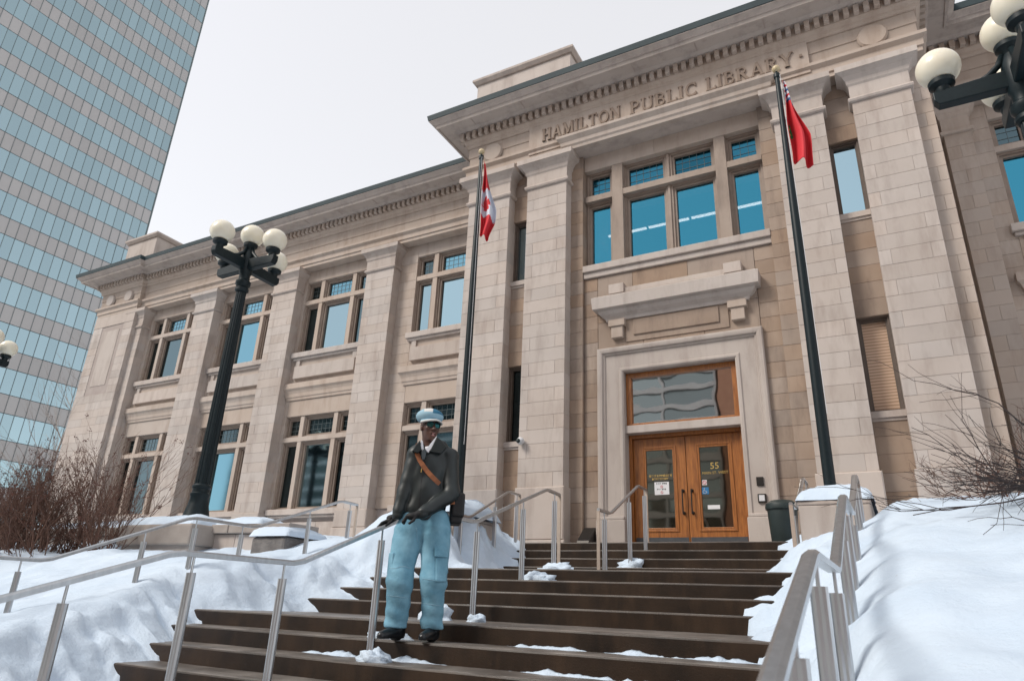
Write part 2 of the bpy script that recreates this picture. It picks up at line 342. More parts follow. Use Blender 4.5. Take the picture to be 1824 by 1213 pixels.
q = MB().box(1.22, 1.345, YP+0.3, WW, 1.0, 9.6).build('side_wall', 'stone', lib)
# end pavilion with its sunk panel and two medallions
pv = MB().box(-25.55, -23.24, PV+0.014, WW+0.4, -0.5, 9.56).build('end_pier', 'joint', lib)
courses(pv, -25.6, -23.2, PV, 0.3, 1.3, 6.42, 'stone', 0.279, (0.35, 0.72))
courses(pv, -25.6, -25.05, PV, 0.3, 6.42, 9.1, 'stone', 0.279, None); courses(pv, -23.75, -23.2, PV, 0.3, 6.42, 9.1, 'stone', 0.279, None)
block('panel', pv, -25.04, -23.76, PV+0.035, PV+0.3, 6.43, 9.09, 'stone'); block('panel', pv, -24.85, -23.95, PV+0.0, PV+0.3, 6.75, 8.9, 'stone')
block('stone_block', pv, -25.6, -23.2, PV-0.01, PV+0.3, 9.105, 9.55, 'stone')
def disc(parent, x, y, z, r_, th, mat):
    mb = MB(); n = 24
    vs = [(x+r_*math.cos(2*math.pi*j/n), y, z+r_*math.sin(2*math.pi*j/n)) for j in range(n)]
    vi = [(x+(r_-0.03)*math.cos(2*math.pi*j/n), y-th, z+(r_-0.03)*math.sin(2*math.pi*j/n)) for j in range(n)]
    mb.add(vs+vi, [tuple(range(n, 2*n))]+[(j, (j+1) % n, n+(j+1) % n, n+j) for j in range(n)])
    return mb.build('medallion', mat, parent)
disc(lib, -24.95, PV-0.001, 10.18, 0.24, 0.07, 'stone'); disc(lib, -23.85, PV-0.001, 10.18, 0.24, 0.07, 'stone')
disc(lib, -7.25, YP-0.001, 10.2, 0.26, 0.05, 'stone_buff'); disc(lib, 0.95, YP-0.001, 10.2, 0.26, 0.05, 'stone_buff')
surf('frame_dark', (0.13, 0.10, 0.08), (0.10, 0.075, 0.06), 5, 0.6)
# ---------------------------------------------------------------- windows
def light(win, x0, x1, z0, z1, yf, glass, fw=0.045, steps=2, leaded=False, wood='frame_wood'):
    """one light: stepped timber frame and its pane"""
    f = MB(); y = yf
    a, b, c, d = x0, x1, z0, z1
    for s in range(steps):
        t = fw; y1 = y+0.09
        f.box(a, a+t, y, y1, c, d).box(b-t, b, y, y1, c, d).box(a+t, b-t, y+0.001, y1, d-t, d).box(a+t, b-t, y+0.001, y1, c, c+t*0.8)
        a += t; b -= t; d -= t; c += t*0.8; y += 0.04
    fr = f.build('window_frame', wood, win)
    MB().box(a-0.01, b+0.01, y+0.03, y+0.045, c-0.01, d+0.01).build('pane', glass, win)
    if leaded:
        l = MB(); nx = max(2, int((b-a)/0.14)); nz = max(2, int((d-c)/0.14))
        for i in range(1, nx): l.box(a+(b-a)*i/nx-0.0038, a+(b-a)*i/nx+0.0038, y+0.022, y+0.031, c, d)
        for i in range(1, nz): l.box(a, b, y+0.0215, y+0.0305, c+(d-c)*i/nz-0.0038, c+(d-c)*i/nz+0.0038)
        l.build('leading', 'mullion_dark', win)
def wing_bay(x0, x1, glass):
    """one bay between two wing pilasters: wall pieces, two cross-mullioned windows, apron"""
    c = (x0+x1)/2; a, b = c-1.26, c+1.26; yw, yb = WW, WW+0.42
    bw = MB().box(x0-0.1, x1+0.1, yw+0.05, yb, 0.6, 2.14).build('bay_wall', 'joint', lib)
    courses(bw, x0-0.05, a, yw, 0.42, 2.14, 9.55, 'stone_buff', 0.279); courses(bw, b, x1+0.05, yw, 0.42, 2.14, 9.55, 'stone_buff', 0.279)
    block('lintel', bw, a+0.004, b-0.004, yw+0.003, yb, 9.174, 9.55, 'stone_buff'); block('lintel', bw, a+0.004, b-0.004, yw+0.003, yb, 4.846, 5.32, 'stone_buff')
    block('stone_block', bw, a+0.004, b-0.004, yw+0.002, yb, 5.326, 6.60, 'stone_buff')
    for u in range(3): block('stone_block', bw, x0+(x1-x0)*u/3+0.004, x0+(x1-x0)*(u+1)/3-0.004, yw+0.0, yb, 1.2, 1.86, 'stone')
    ap = MB().box(a+0.1, b-0.1, yw-0.10, yw+0.05, 5.98, 6.36).build('apron_panel', 'stone', lib, bevel=0.008)
    MB().box(a+0.1, a+0.24, yw-0.05, yw+0.05, 6.36, 6.57).box(b-0.24, b-0.1, yw-0.05, yw+0.05, 6.36, 6.57).build('apron_block', 'stone', ap)
    MB().sweep([(a-0.05, yw+0.1), (a-0.05, yw), (b+0.05, yw), (b+0.05, yw+0.1)], [(-0.05, 5.33), (0.03, 5.33), (0.04, 5.40), (0.06, 5.42), (0.07, 5.52), (0.10, 5.60), (0.15, 5.66), (0.15, 5.82), (-0.05, 5.86)]).build('string_course', 'stone_buff', ap)
    for z0, z1, zt in ((6.80, 9.17, 8.42), (2.20, 4.84, 4.10)):
        w = MB()
        m = [(a+0.56, a+0.70), (b-0.70, b-0.56)]
        for u, v in m: w.box(u, v, yw+0.03, yw+0.30, z0, z1)
        for u, v in ((a, m[0][0]), (m[0][1], m[1][0]), (m[1][1], b)): w.box(u, v, yw+0.02, yw+0.30, zt, zt+0.13)
        for u, v in m: w.box(u-0.004, v+0.004, yw+0.018, yw+0.31, zt-0.004, zt+0.134)
        win = w.build('window', 'stone_buff', lib)
        MB().box(a-0.09, b+0.09, yw-0.13, yw+0.36, z0-0.16, z0-0.002).box(a-0.05, b+0.05, yw-0.075, yw+0.2, z0-0.23, z0-0.161).build('sill', 'stone', win, bevel=0.012)
        for k, (u, v) in enumerate(((a, m[0][0]), (m[0][1], m[1][0]), (m[1][1], b))):
            light(win, u, v, z0, zt, yw+0.085, glass[k] if z0 > 5 else ('glass_dark', glass[1], 'glass_dark')[k], 0.05, 2)
            light(win, u, v, zt+0.13, z1, yw+0.085, 'glass_dark' if k != 1 or z0 < 5 else 'glass_sky', 0.05, 2, leaded=True)
wing_bay(-11.45, -7.75, ('glass_pale', 'glass_pale', 'glass_dark'))
wing_bay(-15.24, -12.45, ('glass_dark', 'glass_pale', 'glass_dark'))
wing_bay(-19.0, -16.24, ('glass_dark', 'glass_sky', 'glass_dark'))
wing_bay(-22.85, -20.0, ('glass_dark', 'glass_dark', 'glass_dark'))
wing_bay(2.38, 5.6, ('glass_blue', 'glass_blue', 'glass_dark'))
# slit windows either side of the entrance bay
def slit_bay(x0, x1, glasses):
    yw = YS
    bw = MB().box(x0-0.05, x1+0.05, yw+0.30, yw+0.45, 0.6, 9.6).build('bay_wall', 'joint', lib)
    for z0, z1 in ((ZL-0.3, 2.98), (4.72, 6.60), (8.25, 9.56)): courses(bw, x0-0.02, x1+0.02, yw, 0.4, z0, z1, 'stone_warm', 0.3)
    for (z0, z1), g in zip(((3.09, 4.72), (6.71, 8.25)), glasses):
        win = MB().box(x0, x1, yw-0.05, yw+0.3, z0-0.11, z0-0.004).box(x0, x1, yw-0.02, yw+0.3, z0-0.16, z0-0.11).build('window', 'stone', lib)
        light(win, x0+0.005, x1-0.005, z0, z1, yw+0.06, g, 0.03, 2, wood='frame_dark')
slit_bay(-6.74, -6.27, ('glass_dark', 'glass_pale')); slit_bay(-0.06, 0.43, ('brick_reflection_pane', 'glass_pale'))
# ---------------------------------------------------------------- entrance bay
eb = MB().box(-5.31, -0.92, YB+0.12, YB+0.42, 4.9, 6.45).build('entrance_bay_wall', 'joint', lib)
courses(eb, -5.31, -5.02, YC, 0.5, ZL-0.3, 9.55, 'stone_warm', 0.29); courses(eb, -1.24, -0.92, YC, 0.5, ZL-0.3, 9.55, 'stone_warm', 0.29)
courses(eb, -5.015, -4.72, YB, 0.4, ZL-0.3, 6.46, 'stone_warm', 0.29); courses(eb, -1.58, -1.245, YB, 0.4, ZL-0.3, 6.46, 'stone_warm', 0.29)
for z0, z1, sp_ in ((4.83, 5.42, (0.3, 0.68)), (5.425, 5.98, (0.45,)), (5.985, 6.46, (0.24, 0.6))):
    cuts = [-4.715]+[-4.715+3.13*s for s in sp_]+[-1.585]
    for u, v in zip(cuts[:-1], cuts[1:]): block('stone_block', eb, u+0.003, v-0.003, YB, YB+0.4, z0, z1, 'stone_warm')
for u, v in ((-5.015, -3.4), (-3.395, -1.245)): block('lintel', eb, u, v, YB, YB+0.4, 9.175, 9.55, 'stone_buff')
A, B_, Z0, Z1, ZT = -5.0, -1.26, 6.75, 9.17, 8.38
w = MB()
for u, v in ((-4.37, -4.13), (-2.15, -1.93)): w.box(u, v, YB+0.01, YB+0.34, Z0, Z1)
for u, v in ((A, -4.37), (-4.13, -2.15), (-1.93, B_)): w.box(u, v, YB+0.02, YB+0.34, ZT, ZT+0.14)
win = w.build('window', 'stone_warm', lib)
MB().box(A-0.02, B_+0.02, YB-0.10, YB+0.4, 6.60, Z0-0.002).box(A-0.02, B_+0.02, YB-0.05, YB+0.3, 6.47, 6.60).build('sill', 'stone', win, bevel=0.012)
for (u, v) in ((A, -4.37), (-4.13, -3.165), (-3.115, -2.15), (-1.93, B_)):
    light(win, u, v, Z0, ZT, YB+0.13, 'glass_room', 0.05, 2); light(win, u, v, ZT+0.14, Z1, YB+0.13, 'glass_lead', 0.05, 2, leaded=True)
MB().box(-3.165, -3.115, YB+0.1, YB+0.3, Z0, Z1).build('mullion_post', 'frame_wood', win)
room = MB().box(-5.14, -1.11, WW+0.38, WW+0.41, 6.46, 9.29).build('room_wall', 'room_dark', lib)
for k in range(4):
    xa = -5.05+k*1.0
    MB().box(xa, xa+0.94, 13.55, 13.62, 8.36, 8.39).build('strip_light', 'tube_light', room)
# hood over the door
hood = MB().sweep([(-4.45, YB+0.1), (-4.45, YB), (-1.80, YB), (-1.80, YB+0.1)], [(-0.1, 5.40), (0.06, 5.40), (0.08, 5.46), (0.16, 5.52), (0.20, 5.58), (0.20, 5.61), (0.28, 5.62), (0.30, 5.86), (0.24, 5.90), (-0.1, 5.93)]).build('door_hood', 'stone', lib)
MB().box(-4.40, -4.08, YB-0.22, YB+0.05, 5.93, 6.14).box(-2.12, -1.80, YB-0.22, YB+0.05, 5.93, 6.14).box(-4.08, -2.12, YB-0.18, YB+0.05, 5.93, 6.04).build('blocking_course', 'stone', hood, bevel=0.008)
for u in (-4.45, -2.12):
    MB().box(u, u+0.34, YB-0.13, YB+0.05, 5.26, 5.402).box(u+0.05, u+0.29, YB-0.10, YB+0.05, 5.02, 5.26).build('bracket', 'stone_buff', hood, bevel=0.01)
MB().box(-3.96, -2.30, YB-0.05, YB+0.02, 5.05, 5.37).build('tablet', 'stone_warm', hood, bevel=0.01)
MB().box(-4.12, -2.13, YB-0.02, YB+0.02, 4.93, 5.40).build('tablet_ground', 'stone_warm', hood)
# moulded door surround
su = MB()
SP = [(-4.19, ZL), (-4.19, 4.31), (-2.08, 4.31), (-2.08, ZL)]
def surround(prof, name, mat):
    """profile [(distance from opening, outward)] carried up, across and down"""
    mb = MB(); k = len(prof); vs = []
    for (cx, cz, sx, sz) in ((-4.19, ZL, -1, 0), (-4.19, 4.31, -1, 1), (-2.08, 4.31, 1, 1), (-2.08, ZL, 1, 0)):
        for d, o in prof: vs.append((cx+sx*d, YB-o, cz+sz*d))
    mb.add(vs, [(i*k+j, i*k+(j+1) % k, (i+1)*k+(j+1) % k, (i+1)*k+j) for i in range(3) for j in range(k)]+[tuple(range(k)), tuple(3*k+j for j in range(k))])
    return mb.build(name, mat, lib)
sur = surround([(0.0, -0.4), (0.0, 0.02), (0.03, 0.045), (0.07, 0.045), (0.09, 0.02), (0.36, 0.02), (0.375, 0.05), (0.40, 0.05), (0.42, 0.09), (0.46, 0.10), (0.50, 0.10), (0.52, 0.08), (0.525, -0.4)], 'door_surround', 'stone')
MB().box(-4.20, -2.07, YB+0.03, YB+0.36, 3.10, 3.25).build('transom_bar', 'stone', sur, bevel=0.01)
for u, v in ((-4.74, -4.185), (-2.085, -1.56)):
    MB().box(u, v, YB-0.13, YB+0.3, ZL-0.1, ZL+0.52).box(u+0.02, v-0.02, YB-0.12, YB+0.3, ZL+0.52, ZL+0.58).build('surround_plinth', 'stone', sur, bevel=0.015)
block('door_plate', sur, -1.90, -1.79, YB-0.05, YB, 2.02, 2.16, 'bronze'); block('door_button', sur, -1.90, -1.77, YB-0.06, YB, 1.74, 1.88, 'bronze')
block('button_face', sur, -1.88, -1.79, YB-0.067, YB-0.05, 1.76, 1.86, 'white_plastic')
# transom window over the doors
tw = MB()
ta, tb, tc, td = -4.185, -2.085, 3.252, 4.305
y = YB+0.10
tw.box(ta, ta+0.10, y, y+0.14, tc, td).box(tb-0.10, tb, y, y+0.14, tc, td).box(ta+0.1, tb-0.1, y+0.002, y+0.14, td-0.10, td).box(ta+0.1, tb-0.1, y+0.002, y+0.14, tc, tc+0.05)
tr = tw.build('transom_window', 'oak', lib, bevel=0.006)
MB().box(ta+0.09, tb-0.09, y+0.06, y+0.075, tc+0.04, td-0.09).build('pane', 'glass_wavy', tr)
# the oak doors
def text_mesh(body, size, mat, parent, name, x, y, z, align='CENTER', th=0.002):
    cu = bpy.data.curves.new(name, 'FONT'); cu.body = body; cu.size = size; cu.align_x = align; cu.extrude = th; cu.resolution_u = 2
    tmp = bpy.data.objects.new('tmp', cu); COL.objects.link(tmp); dg = bpy.context.evaluated_depsgraph_get()
    me = bpy.data.meshes.new_from_object(tmp.evaluated_get(dg)); bpy.data.objects.remove(tmp); bpy.data.curves.remove(cu)
    me.transform(Matrix.Translation((x, y, z)) @ Matrix.Rotation(math.pi/2, 4, 'X')); me.materials.clear(); me.materials.append(M[mat])
    return link(bpy.data.objects.new(name, me), parent)
MB().box(-4.19, -4.13, YD-0.06, YD+0.15, ZL, 3.10).box(-2.14, -2.08, YD-0.06, YD+0.15, ZL, 3.10).box(-4.13, -2.14, YD-0.059, YD+0.15, 3.03, 3.10).build('door_frame', 'oak', lib, bevel=0.006)
MB().box(-4.25, -2.0, YB+0.02, YD+0.2, ZL-0.1, ZL+0.004).build('threshold', 'concrete_cap', lib)
def door(x0, x1, side):
    z0, z1 = ZL+0.01, 3.025; s = 0.20; y0, y1 = YD, YD+0.055
    bt = z0+0.36
    d = MB().box(x0, x0+s, y0, y1, z0, z1).box(x1-s, x1, y0, y1, z0, z1).box(x0+s, x1-s, y0+0.001, y1, z1-0.19, z1).box(x0+s, x1-s, y0+0.001, y1, z0, bt).build('door', 'oak', lib, bevel=0.005)
    g = (x0+s, x1-s, bt, z1-0.19)
    m = MB()
    for t, yy in ((0.0, y0-0.014), (0.035, y0-0.004)):
        a, b, c, e = g[0]+t-0.03, g[1]-t+0.03, g[2]+t-0.03, g[3]-t+0.03
        m.box(a, a+0.035, yy, y1-0.01, c, e).box(b-0.035, b, yy, y1-0.01, c, e).box(a+0.035, b-0.035, yy+0.001, y1-0.01, e-0.035, e).box(a+0.035, b-0.035, yy+0.001, y1-0.01, c, c+0.035)
    m.build('glazing_bead', 'oak', d, bevel=0.004)
    MB().box(g[0]+0.02, g[1]-0.02, y0+0.022, y0+0.03, g[2]+0.02, g[3]-0.02).build('pane', 'glass_door', d)
    MB().box(x0+0.015, x1-0.015, y0-0.006, y0-0.001, z0+0.01, z0+0.235).build('kick_plate', 'kick_metal', d)
    hx = x1-0.075 if side < 0 else x0+0.075
    h = MB().tube([(hx, y0-0.07, 1.62), (hx, y0-0.075, 1.75), (hx, y0-0.075, 1.92), (hx, y0-0.07, 2.05)], 0.012, 8)
    for z in (1.64, 2.03): h.tube([(hx, y0, z), (hx, y0-0.07, z)], 0.013, 8); h.ball((hx, y0-0.004, z), 0.03, 10, 6)
    shade_auto(h.build('handle', 'bronze', d))
    return d, g
dl, gl = door(-4.125, -3.142, -1); dr, gr = door(-3.132, -2.145, 1)
yg = YD+0.018
cxl, cxr = (gl[0]+gl[1])/2, (gr[0]+gr[1])/2
def marks(parent, name, x0, x1, y, z, h, mat):
    """a line of small print too far off to read"""
    mb = MB(); x = x0
    while x < x1-0.012:
        w_ = random.uniform(0.014, 0.026)
        mb.box(x, x+0.007, y-0.002, y, z, z+h).box(x+0.007, x+w_, y-0.002, y, z+h*random.choice((0.0, 0.42, 0.8)), z+h*random.choice((0.95, 1.0)))
        x += w_+random.choice((0.008, 0.008, 0.02))
    return mb.build(name, mat, parent)
marks(dl, 'lettering', cxl-0.2, cxl+0.21, yg, 2.305, 0.04, 'gold'); marks(dl, 'lettering', cxl-0.15, cxl+0.17, yg, 2.25, 0.036, 'gold')
MB().box(cxl-0.11, cxl+0.16, yg-0.006, yg, 1.98, 2.21).build('notice', 'paper', dl)
marks(dl, 'notice_text', cxl-0.07, cxl+0.12, yg-0.007, 2.165, 0.03, 'ink_black'); marks(dl, 'notice_text', cxl-0.06, cxl+0.11, yg-0.007, 2.065, 0.026, 'ink_black')
def ring(parent, x, y, z, r_, mat):
    mb = MB(); n = 16; vs = []
    for rr in (r_, r_*0.72): vs += [(x+rr*math.cos(2*math.pi*j/n), y, z+rr*math.sin(2*math.pi*j/n)) for j in range(n)]
    mb.add(vs, [(j, (j+1) % n, n+(j+1) % n, n+j) for j in range(n)]); k = r_*0.6
    mb.add([(x-k, y-0.0005, z+k*0.8), (x-k*0.8, y-0.0005, z+k), (x+k, y-0.0005, z-k*0.8), (x+k*0.8, y-0.0005, z-k)], [(0, 1, 2, 3)])
    return mb.build('prohibition_symbol', mat, parent)
ring(dl, cxl+0.025, yg-0.009, 2.125, 0.024, 'ink_red'); ring(dl, cxl+0.025, yg-0.009, 2.02, 0.024, 'ink_red')
text_mesh('55', 0.165, 'gold', dr, 'lettering', cxr-0.0, yg, 2.40); text_mesh('MAIN ST. WEST', 0.066, 'gold', dr, 'lettering', cxr, yg, 2.31)
MB().box(gr[0]+0.06, gr[0]+0.14, yg-0.005, yg, 2.12, 2.21).build('sticker', 'paper', dr); ring(dr, gr[0]+0.10, yg-0.008, 2.165, 0.035, 'ink_red')
MB().box(gr[0]+0.045, gr[0]+0.165, yg-0.005, yg, 1.96, 2.08).build('access_sign', 'sign_blue', dr)
ax, az = gr[0]+0.10, 2.015
ac = MB(); pts = [(ax+0.032*math.cos(t)-0.004, yg-0.008, az-0.012+0.032*math.sin(t)) for t in [math.radians(a) for a in range(110, 400, 29)]]
ac.tube(pts, 0.004, 5); ac.tube([(ax-0.008, yg-0.008, az+0.03), (ax-0.005, yg-0.008, az), (ax+0.022, yg-0.008, az), (ax+0.034, yg-0.008, az-0.028)], 0.0045, 5); ac.ball((ax-0.008, yg-0.008, az+0.042), 0.009, 8, 6)
ac.build('wheelchair_symbol', 'white_plastic', dr)
MB().box(gr[0]+0.13, gr[0]+0.34, yg-0.005, yg, 1.70, 1.77).build('sticker', 'paper', dr)
# ---------------------------------------------------------------- carved inscription
panel = MB().box(-6.25, -0.16, YP-0.055, YP+0.1, 9.90, 10.515).box(-6.25, -5.30, YP-0.055, YP+0.1, 9.76, 9.90).box(-0.98, -0.16, YP-0.055, YP+0.1, 9.76, 9.90).build('inscription_panel', 'stone_buff', lib)
MB().sweep([(-5.25, YP+0.1), (-5.25, YP), (-1.03, YP), (-1.03, YP+0.1)], [(-0.1, 9.555), (0.10, 9.555), (0.11, 9.62), (0.14, 9.66), (0.15, 9.74), (0.22, 9.83), (0.22, 9.895), (-0.1, 9.90)]).build('architrave_moulding', 'stone_buff', panel)
MB().box(-5.28, -1.0, YP+0.02, YB+0.3, 9.552, 9.62).build('soffit_slab', 'stone_cornice', panel)
surf('stone_letter', (0.29, 0.225, 0.18), (0.22, 0.165, 0.13), 3, 0.9)
ST, TH = 0.17, 0.10
def arc(cx, cz, rx, rz, a0, a1, n=14): return [(cx+rx*math.cos(math.radians(a0+(a1-a0)*i/n)), cz+rz*math.sin(math.radians(a0+(a1-a0)*i/n))) for i in range(n+1)]
def glyph(ch):
    """strokes of a Roman capital: (points, width); unit cap height"""
    s = lambda x, z, w=0.30: ([(x-w/2, z), (x+w/2, z)], 0.075)
    e = 0.0375; u = 1-e
    if ch == 'H': return 0.80, [([(.16, 0), (.16, 1)], ST), ([(.64, 0), (.64, 1)], ST), ([(.16, .5), (.64, .5)], TH), s(.16, e), s(.16, u), s(.64, e), s(.64, u)]
    if ch == 'A': return 0.84, [([(.12, 0), (.42, 1)], TH), ([(.42, 1), (.72, 0)], ST), ([(.22, .33), (.62, .33)], TH), s(.12, e, .24), s(.72, e, .27)]
    if ch == 'M': return 0.98, [([(.14, 0), (.18, 1)], TH), ([(.18, 1), (.49, .1)], ST), ([(.49, .1), (.80, 1)], TH), ([(.80, 1), (.84, 0)], ST), s(.14, e, .24), s(.84, e, .28), s(.15, u, .2), s(.83, u, .2)]
    if ch == 'I': return 0.34, [([(.17, 0), (.17, 1)], ST), s(.17, e), s(.17, u)]
    if ch == 'L': return 0.66, [([(.16, 0), (.16, 1)], ST), ([(.16, .05), (.62, .05)], TH), ([(.59, 0), (.61, .26)], 0.075), s(.16, u), s(.12, e, .2)]
    if ch == 'T': return 0.76, [([(.38, 0), (.38, 1)], ST), ([(.04, .95), (.72, .95)], TH), ([(.065, 1), (.05, .74)], 0.075), ([(.695, 1), (.71, .74)], 0.075), s(.38, e)]
    if ch == 'O': return 0.90, [(arc(.45, .5, .33, .44, 0, 360, 24), 0.14)]
    if ch == 'N': return 0.86, [([(.14, 0), (.14, 1)], TH), ([(.14, 1), (.70, 0)], ST), ([(.70, 0), (.70, 1)], TH), s(.14, e, .26), s(.12, u, .22), s(.70, u, .26)]
    if ch == 'P': return 0.68, [([(.16, 0), (.16, 1)], ST), ([(.16, .95)]+arc(.36, .72, .22, .23, 90, -90)+[(.16, .49)], 0.11), s(.16, e), s(.12, u, .2)]
    if ch == 'U': return 0.84, [([(.16, 1), (.16, .34)]+arc(.42, .34, .26, .29, 180, 360)+[(.68, .34), (.68, 1)], 0.12), s(.16, u), s(.68, u, .26)]
    if ch == 'B': return 0.72, [([(.16, 0), (.16, 1)], ST), ([(.16, .95)]+arc(.36, .74, .19, .21, 90, -90)+[(.16, .53)], 0.10), ([(.16, .53)]+arc(.38, .29, .22, .24, 90, -90)+[(.16, .05)], 0.11), s(.12, e, .2), s(.12, u, .2)]
    if ch == 'C': return 0.80, [(arc(.46, .5, .34, .44, 48, 312, 20), 0.13), ([(.69, .98), (.69, .70)], 0.07), ([(.69, .02), (.69, .28)], 0.07)]
    if ch == 'R': return 0.80, [([(.16, 0), (.16, 1)], ST), ([(.16, .95)]+arc(.37, .74, .20, .21, 90, -90)+[(.16, .53)], 0.11), ([(.36, .53), (.70, .0)], ST), s(.16, e), s(.12, u, .2), s(.72, e, .18)]
    if ch == 'Y': return 0.82, [([(.41, 0), (.41, .45)], ST), ([(.41, .45), (.12, 1)], ST*0.9), ([(.41, .45), (.70, 1)], TH), s(.41, e), s(.12, u, .26), s(.70, u, .24)]
    return 0.4, [([(.12, .5), (.28, .5)], 0.16)]
def letter(ch, x, z, h, sx):
    mb = MB(); yb_, yf_ = YP-0.056, YP-0.092
    for i, (pts, wd) in enumerate(glyph(ch)[1]):
        n = len(pts); L = []; R = []
        closed = n > 20 and ch == 'O'
        for k in range(n):
            a = pts[k-1] if k else (pts[-2] if closed else pts[0]); b = pts[k+1] if k < n-1 else (pts[1] if closed else pts[-1])
            dx, dz = b[0]-a[0], b[1]-a[1]; l = math.hypot(dx, dz) or 1
            L.append((pts[k][0]-dz/l*wd/2, pts[k][1]+dx/l*wd/2)); R.append((pts[k][0]+dz/l*wd/2, pts[k][1]-dx/l*wd/2))
        y_ = yf_-0.0006*i; vs = []
        for (p, q2) in zip(L, R):
            for (gx, gz) in (p, q2): vs += [(x+gx*sx*h, y_, z+gz*h), (x+gx*sx*h, yb_+0.03, z+gz*h)]
        fs = []
        for k in range(n-1):
            a = k*4; b = a+4
            fs += [(a, a+2, b+2, b), (a+1, b+1, b+3, a+3), (a, b, b+1, a+1), (a+2, a+3, b+3, b+2)]
        if not closed: fs += [(0, 1, 3, 2), (n*4-4, n*4-2, n*4-1, n*4-3)]
        mb.add(vs, fs)
    return mb.build('letter', 'stone_letter', panel)
HL = 0.335
for word, px0, px1 in (('HAMILTON', 966, 1106), ('PUBLIC', 1122, 1243), ('LIBRARY', 1258, 1416)):
    t_ = (px0-966)/(1420-966); xa = onY(px0, 243-t_*122, YP-0.07).x; t_ = (px1-966)/(1420-966); xb = onY(px1, 243-t_*122, YP-0.07).x
    gap = 0.07; tot = sum(glyph(c)[0] for c in word)+gap*(len(word)-1); sx = (xb-xa)/(tot*HL); x = xa
    for c in word: letter(c, x, 10.02, HL, sx); x += (glyph(c)[0]+gap)*HL*sx
letter('.', -0.36, 10.02, HL, 1.0)
# ================================================================ ground, stairs
RISE = 0.1406
def tagk(o, kind='structure'): o['kind'] = kind; return o
tagk(MB().box(-600, 600, -600, 900, -1.75, -1.6).build('ground', 'snowy_street'))
NOSE_LOW = [(5.13, -0.158), (4.75, -0.295), (4.37, -0.436), (3.99, -0.577), (3.61, -0.718)]          # lower flight (y of nosing, tread height)
NOSE_MID = [(7.64, 0.420), (7.26, 0.279), (6.88, 0.138), (6.50, -0.004)]
NOSE_TOP = [(10.44, 0.984), (10.16, 0.8437), (9.88, 0.703), (9.60, 0.5625)]
NOSE_BOT = [(2.55, -0.86), (2.17, -1.0), (1.79, -1.14), (1.41, -1.28)]
stairs = thing('stairs', None, None, (-3.5, 6, -0.7), kind='structure')
def step(x0, x1, y0, y1, z, h):
    """a wet dark step with a worn, rounded nosing"""
    mb = MB(); c = 0.016
    prof = [(y0, z-h), (y0, z-c), (y0+0.005, z-c*0.35), (y0+c, z), (y1, z), (y1, z-h)]
    n = 40; k = len(prof); vs = []
    for i in range(n+1):
        x = x0+(x1-x0)*i/n; j = 0.004*mnoise.noise(Vector((x*1.7, z*9, 0)))
        vs += [(x, yy+(j if q < 4 else 0), zz+(j*0.6 if 0 < q < 5 else 0)) for q, (yy, zz) in enumerate(prof)]
    mb.cur = 0
    for i in range(n):
        for q in range(k):
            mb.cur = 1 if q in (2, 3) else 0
            mb.add([], [])
            a = i*k+q; b = i*k+(q+1) % k
            mb.f.append((a, b, b+k, a+k)); mb.mi.append(mb.cur)
    mb.v = vs; mb.f += [tuple(range(k)), tuple(n*k+j for j in range(k))]; mb.mi += [0, 0]
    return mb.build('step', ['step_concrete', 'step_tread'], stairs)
def flight(noses, x0, x1, yback):
    for i, (y, z) in enumerate(noses):
        step(x0, x1, y, (noses[i-1][0]+0.05 if i else yback), z, 0.155 if i else 0.15)
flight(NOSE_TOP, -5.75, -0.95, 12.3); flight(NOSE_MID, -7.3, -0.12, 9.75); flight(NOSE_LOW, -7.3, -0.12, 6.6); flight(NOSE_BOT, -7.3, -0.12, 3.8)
fill = MB().box(-7.25, -0.15, 5.2, 12.4, -1.7, -0.32).box(-7.25, -0.15, 7.7, 12.4, -0.4, 0.26).box(-5.7, -1.0, 10.5, 12.4, 0.2, 0.83).box(-7.25, -0.15, 2.6, 6, -1.7, -1.02)
fill.build('stair_core', 'step_concrete', stairs)
# ================================================================ snow banks (height fields lying on the embankments)
def lerp(tab, v):
    if v <= tab[0][0]: return tab[0][1]
    for (a, za), (b, zb) in zip(tab[:-1], tab[1:]):
        if v <= b: return za+(zb-za)*(v-a)/(b-a)
    return tab[-1][1]
def sm(a, b, v): t = min(1, max(0, (v-a)/(b-a))); return t*t*(3-2*t)
def fbm(x, y, s): return mnoise.fractal(Vector((x*s, y*s, 3.1)), 1.0, 2.0, 4)
def heightfield(name, x0, x1, y0, y1, nx, ny, fn, label, xwarp=None):
    xs = [x0+(x1-x0)*((i/nx)**1.0) for i in range(nx+1)]
    if xwarp: xs = [xwarp(i/nx) for i in range(nx+1)]
    vs = [(x, y0+(y1-y0)*j/ny, fn(x, y0+(y1-y0)*j/ny)) for x in xs for j in range(ny+1)]
    fs = [(i*(ny+1)+j, (i+1)*(ny+1)+j, (i+1)*(ny+1)+j+1, i*(ny+1)+j+1) for i in range(nx) for j in range(ny)]
    o = MB().add(vs, fs).build(name, 'snow', None, smooth=True); tag(o, label, 'snow', kind='stuff'); return o
STAIRLINE = [(1.0, -1.4), (2.5, -0.95), (2.6, -0.72), (3.6, -0.72), (5.1, -0.16), (6.4, -0.16), (7.64, 0.42), (9.6, 0.42), (10.5, 0.98), (14, 1.0)]
RAILSNOW = [(1.5, -0.9), (3.0, -0.36), (3.7, -0.22), (4.8, 0.05), (5.35, 0.24), (6.0, 0.42), (7.15, 0.56), (7.7, 0.76), (9.0, 0.95), (13, 1.3)]
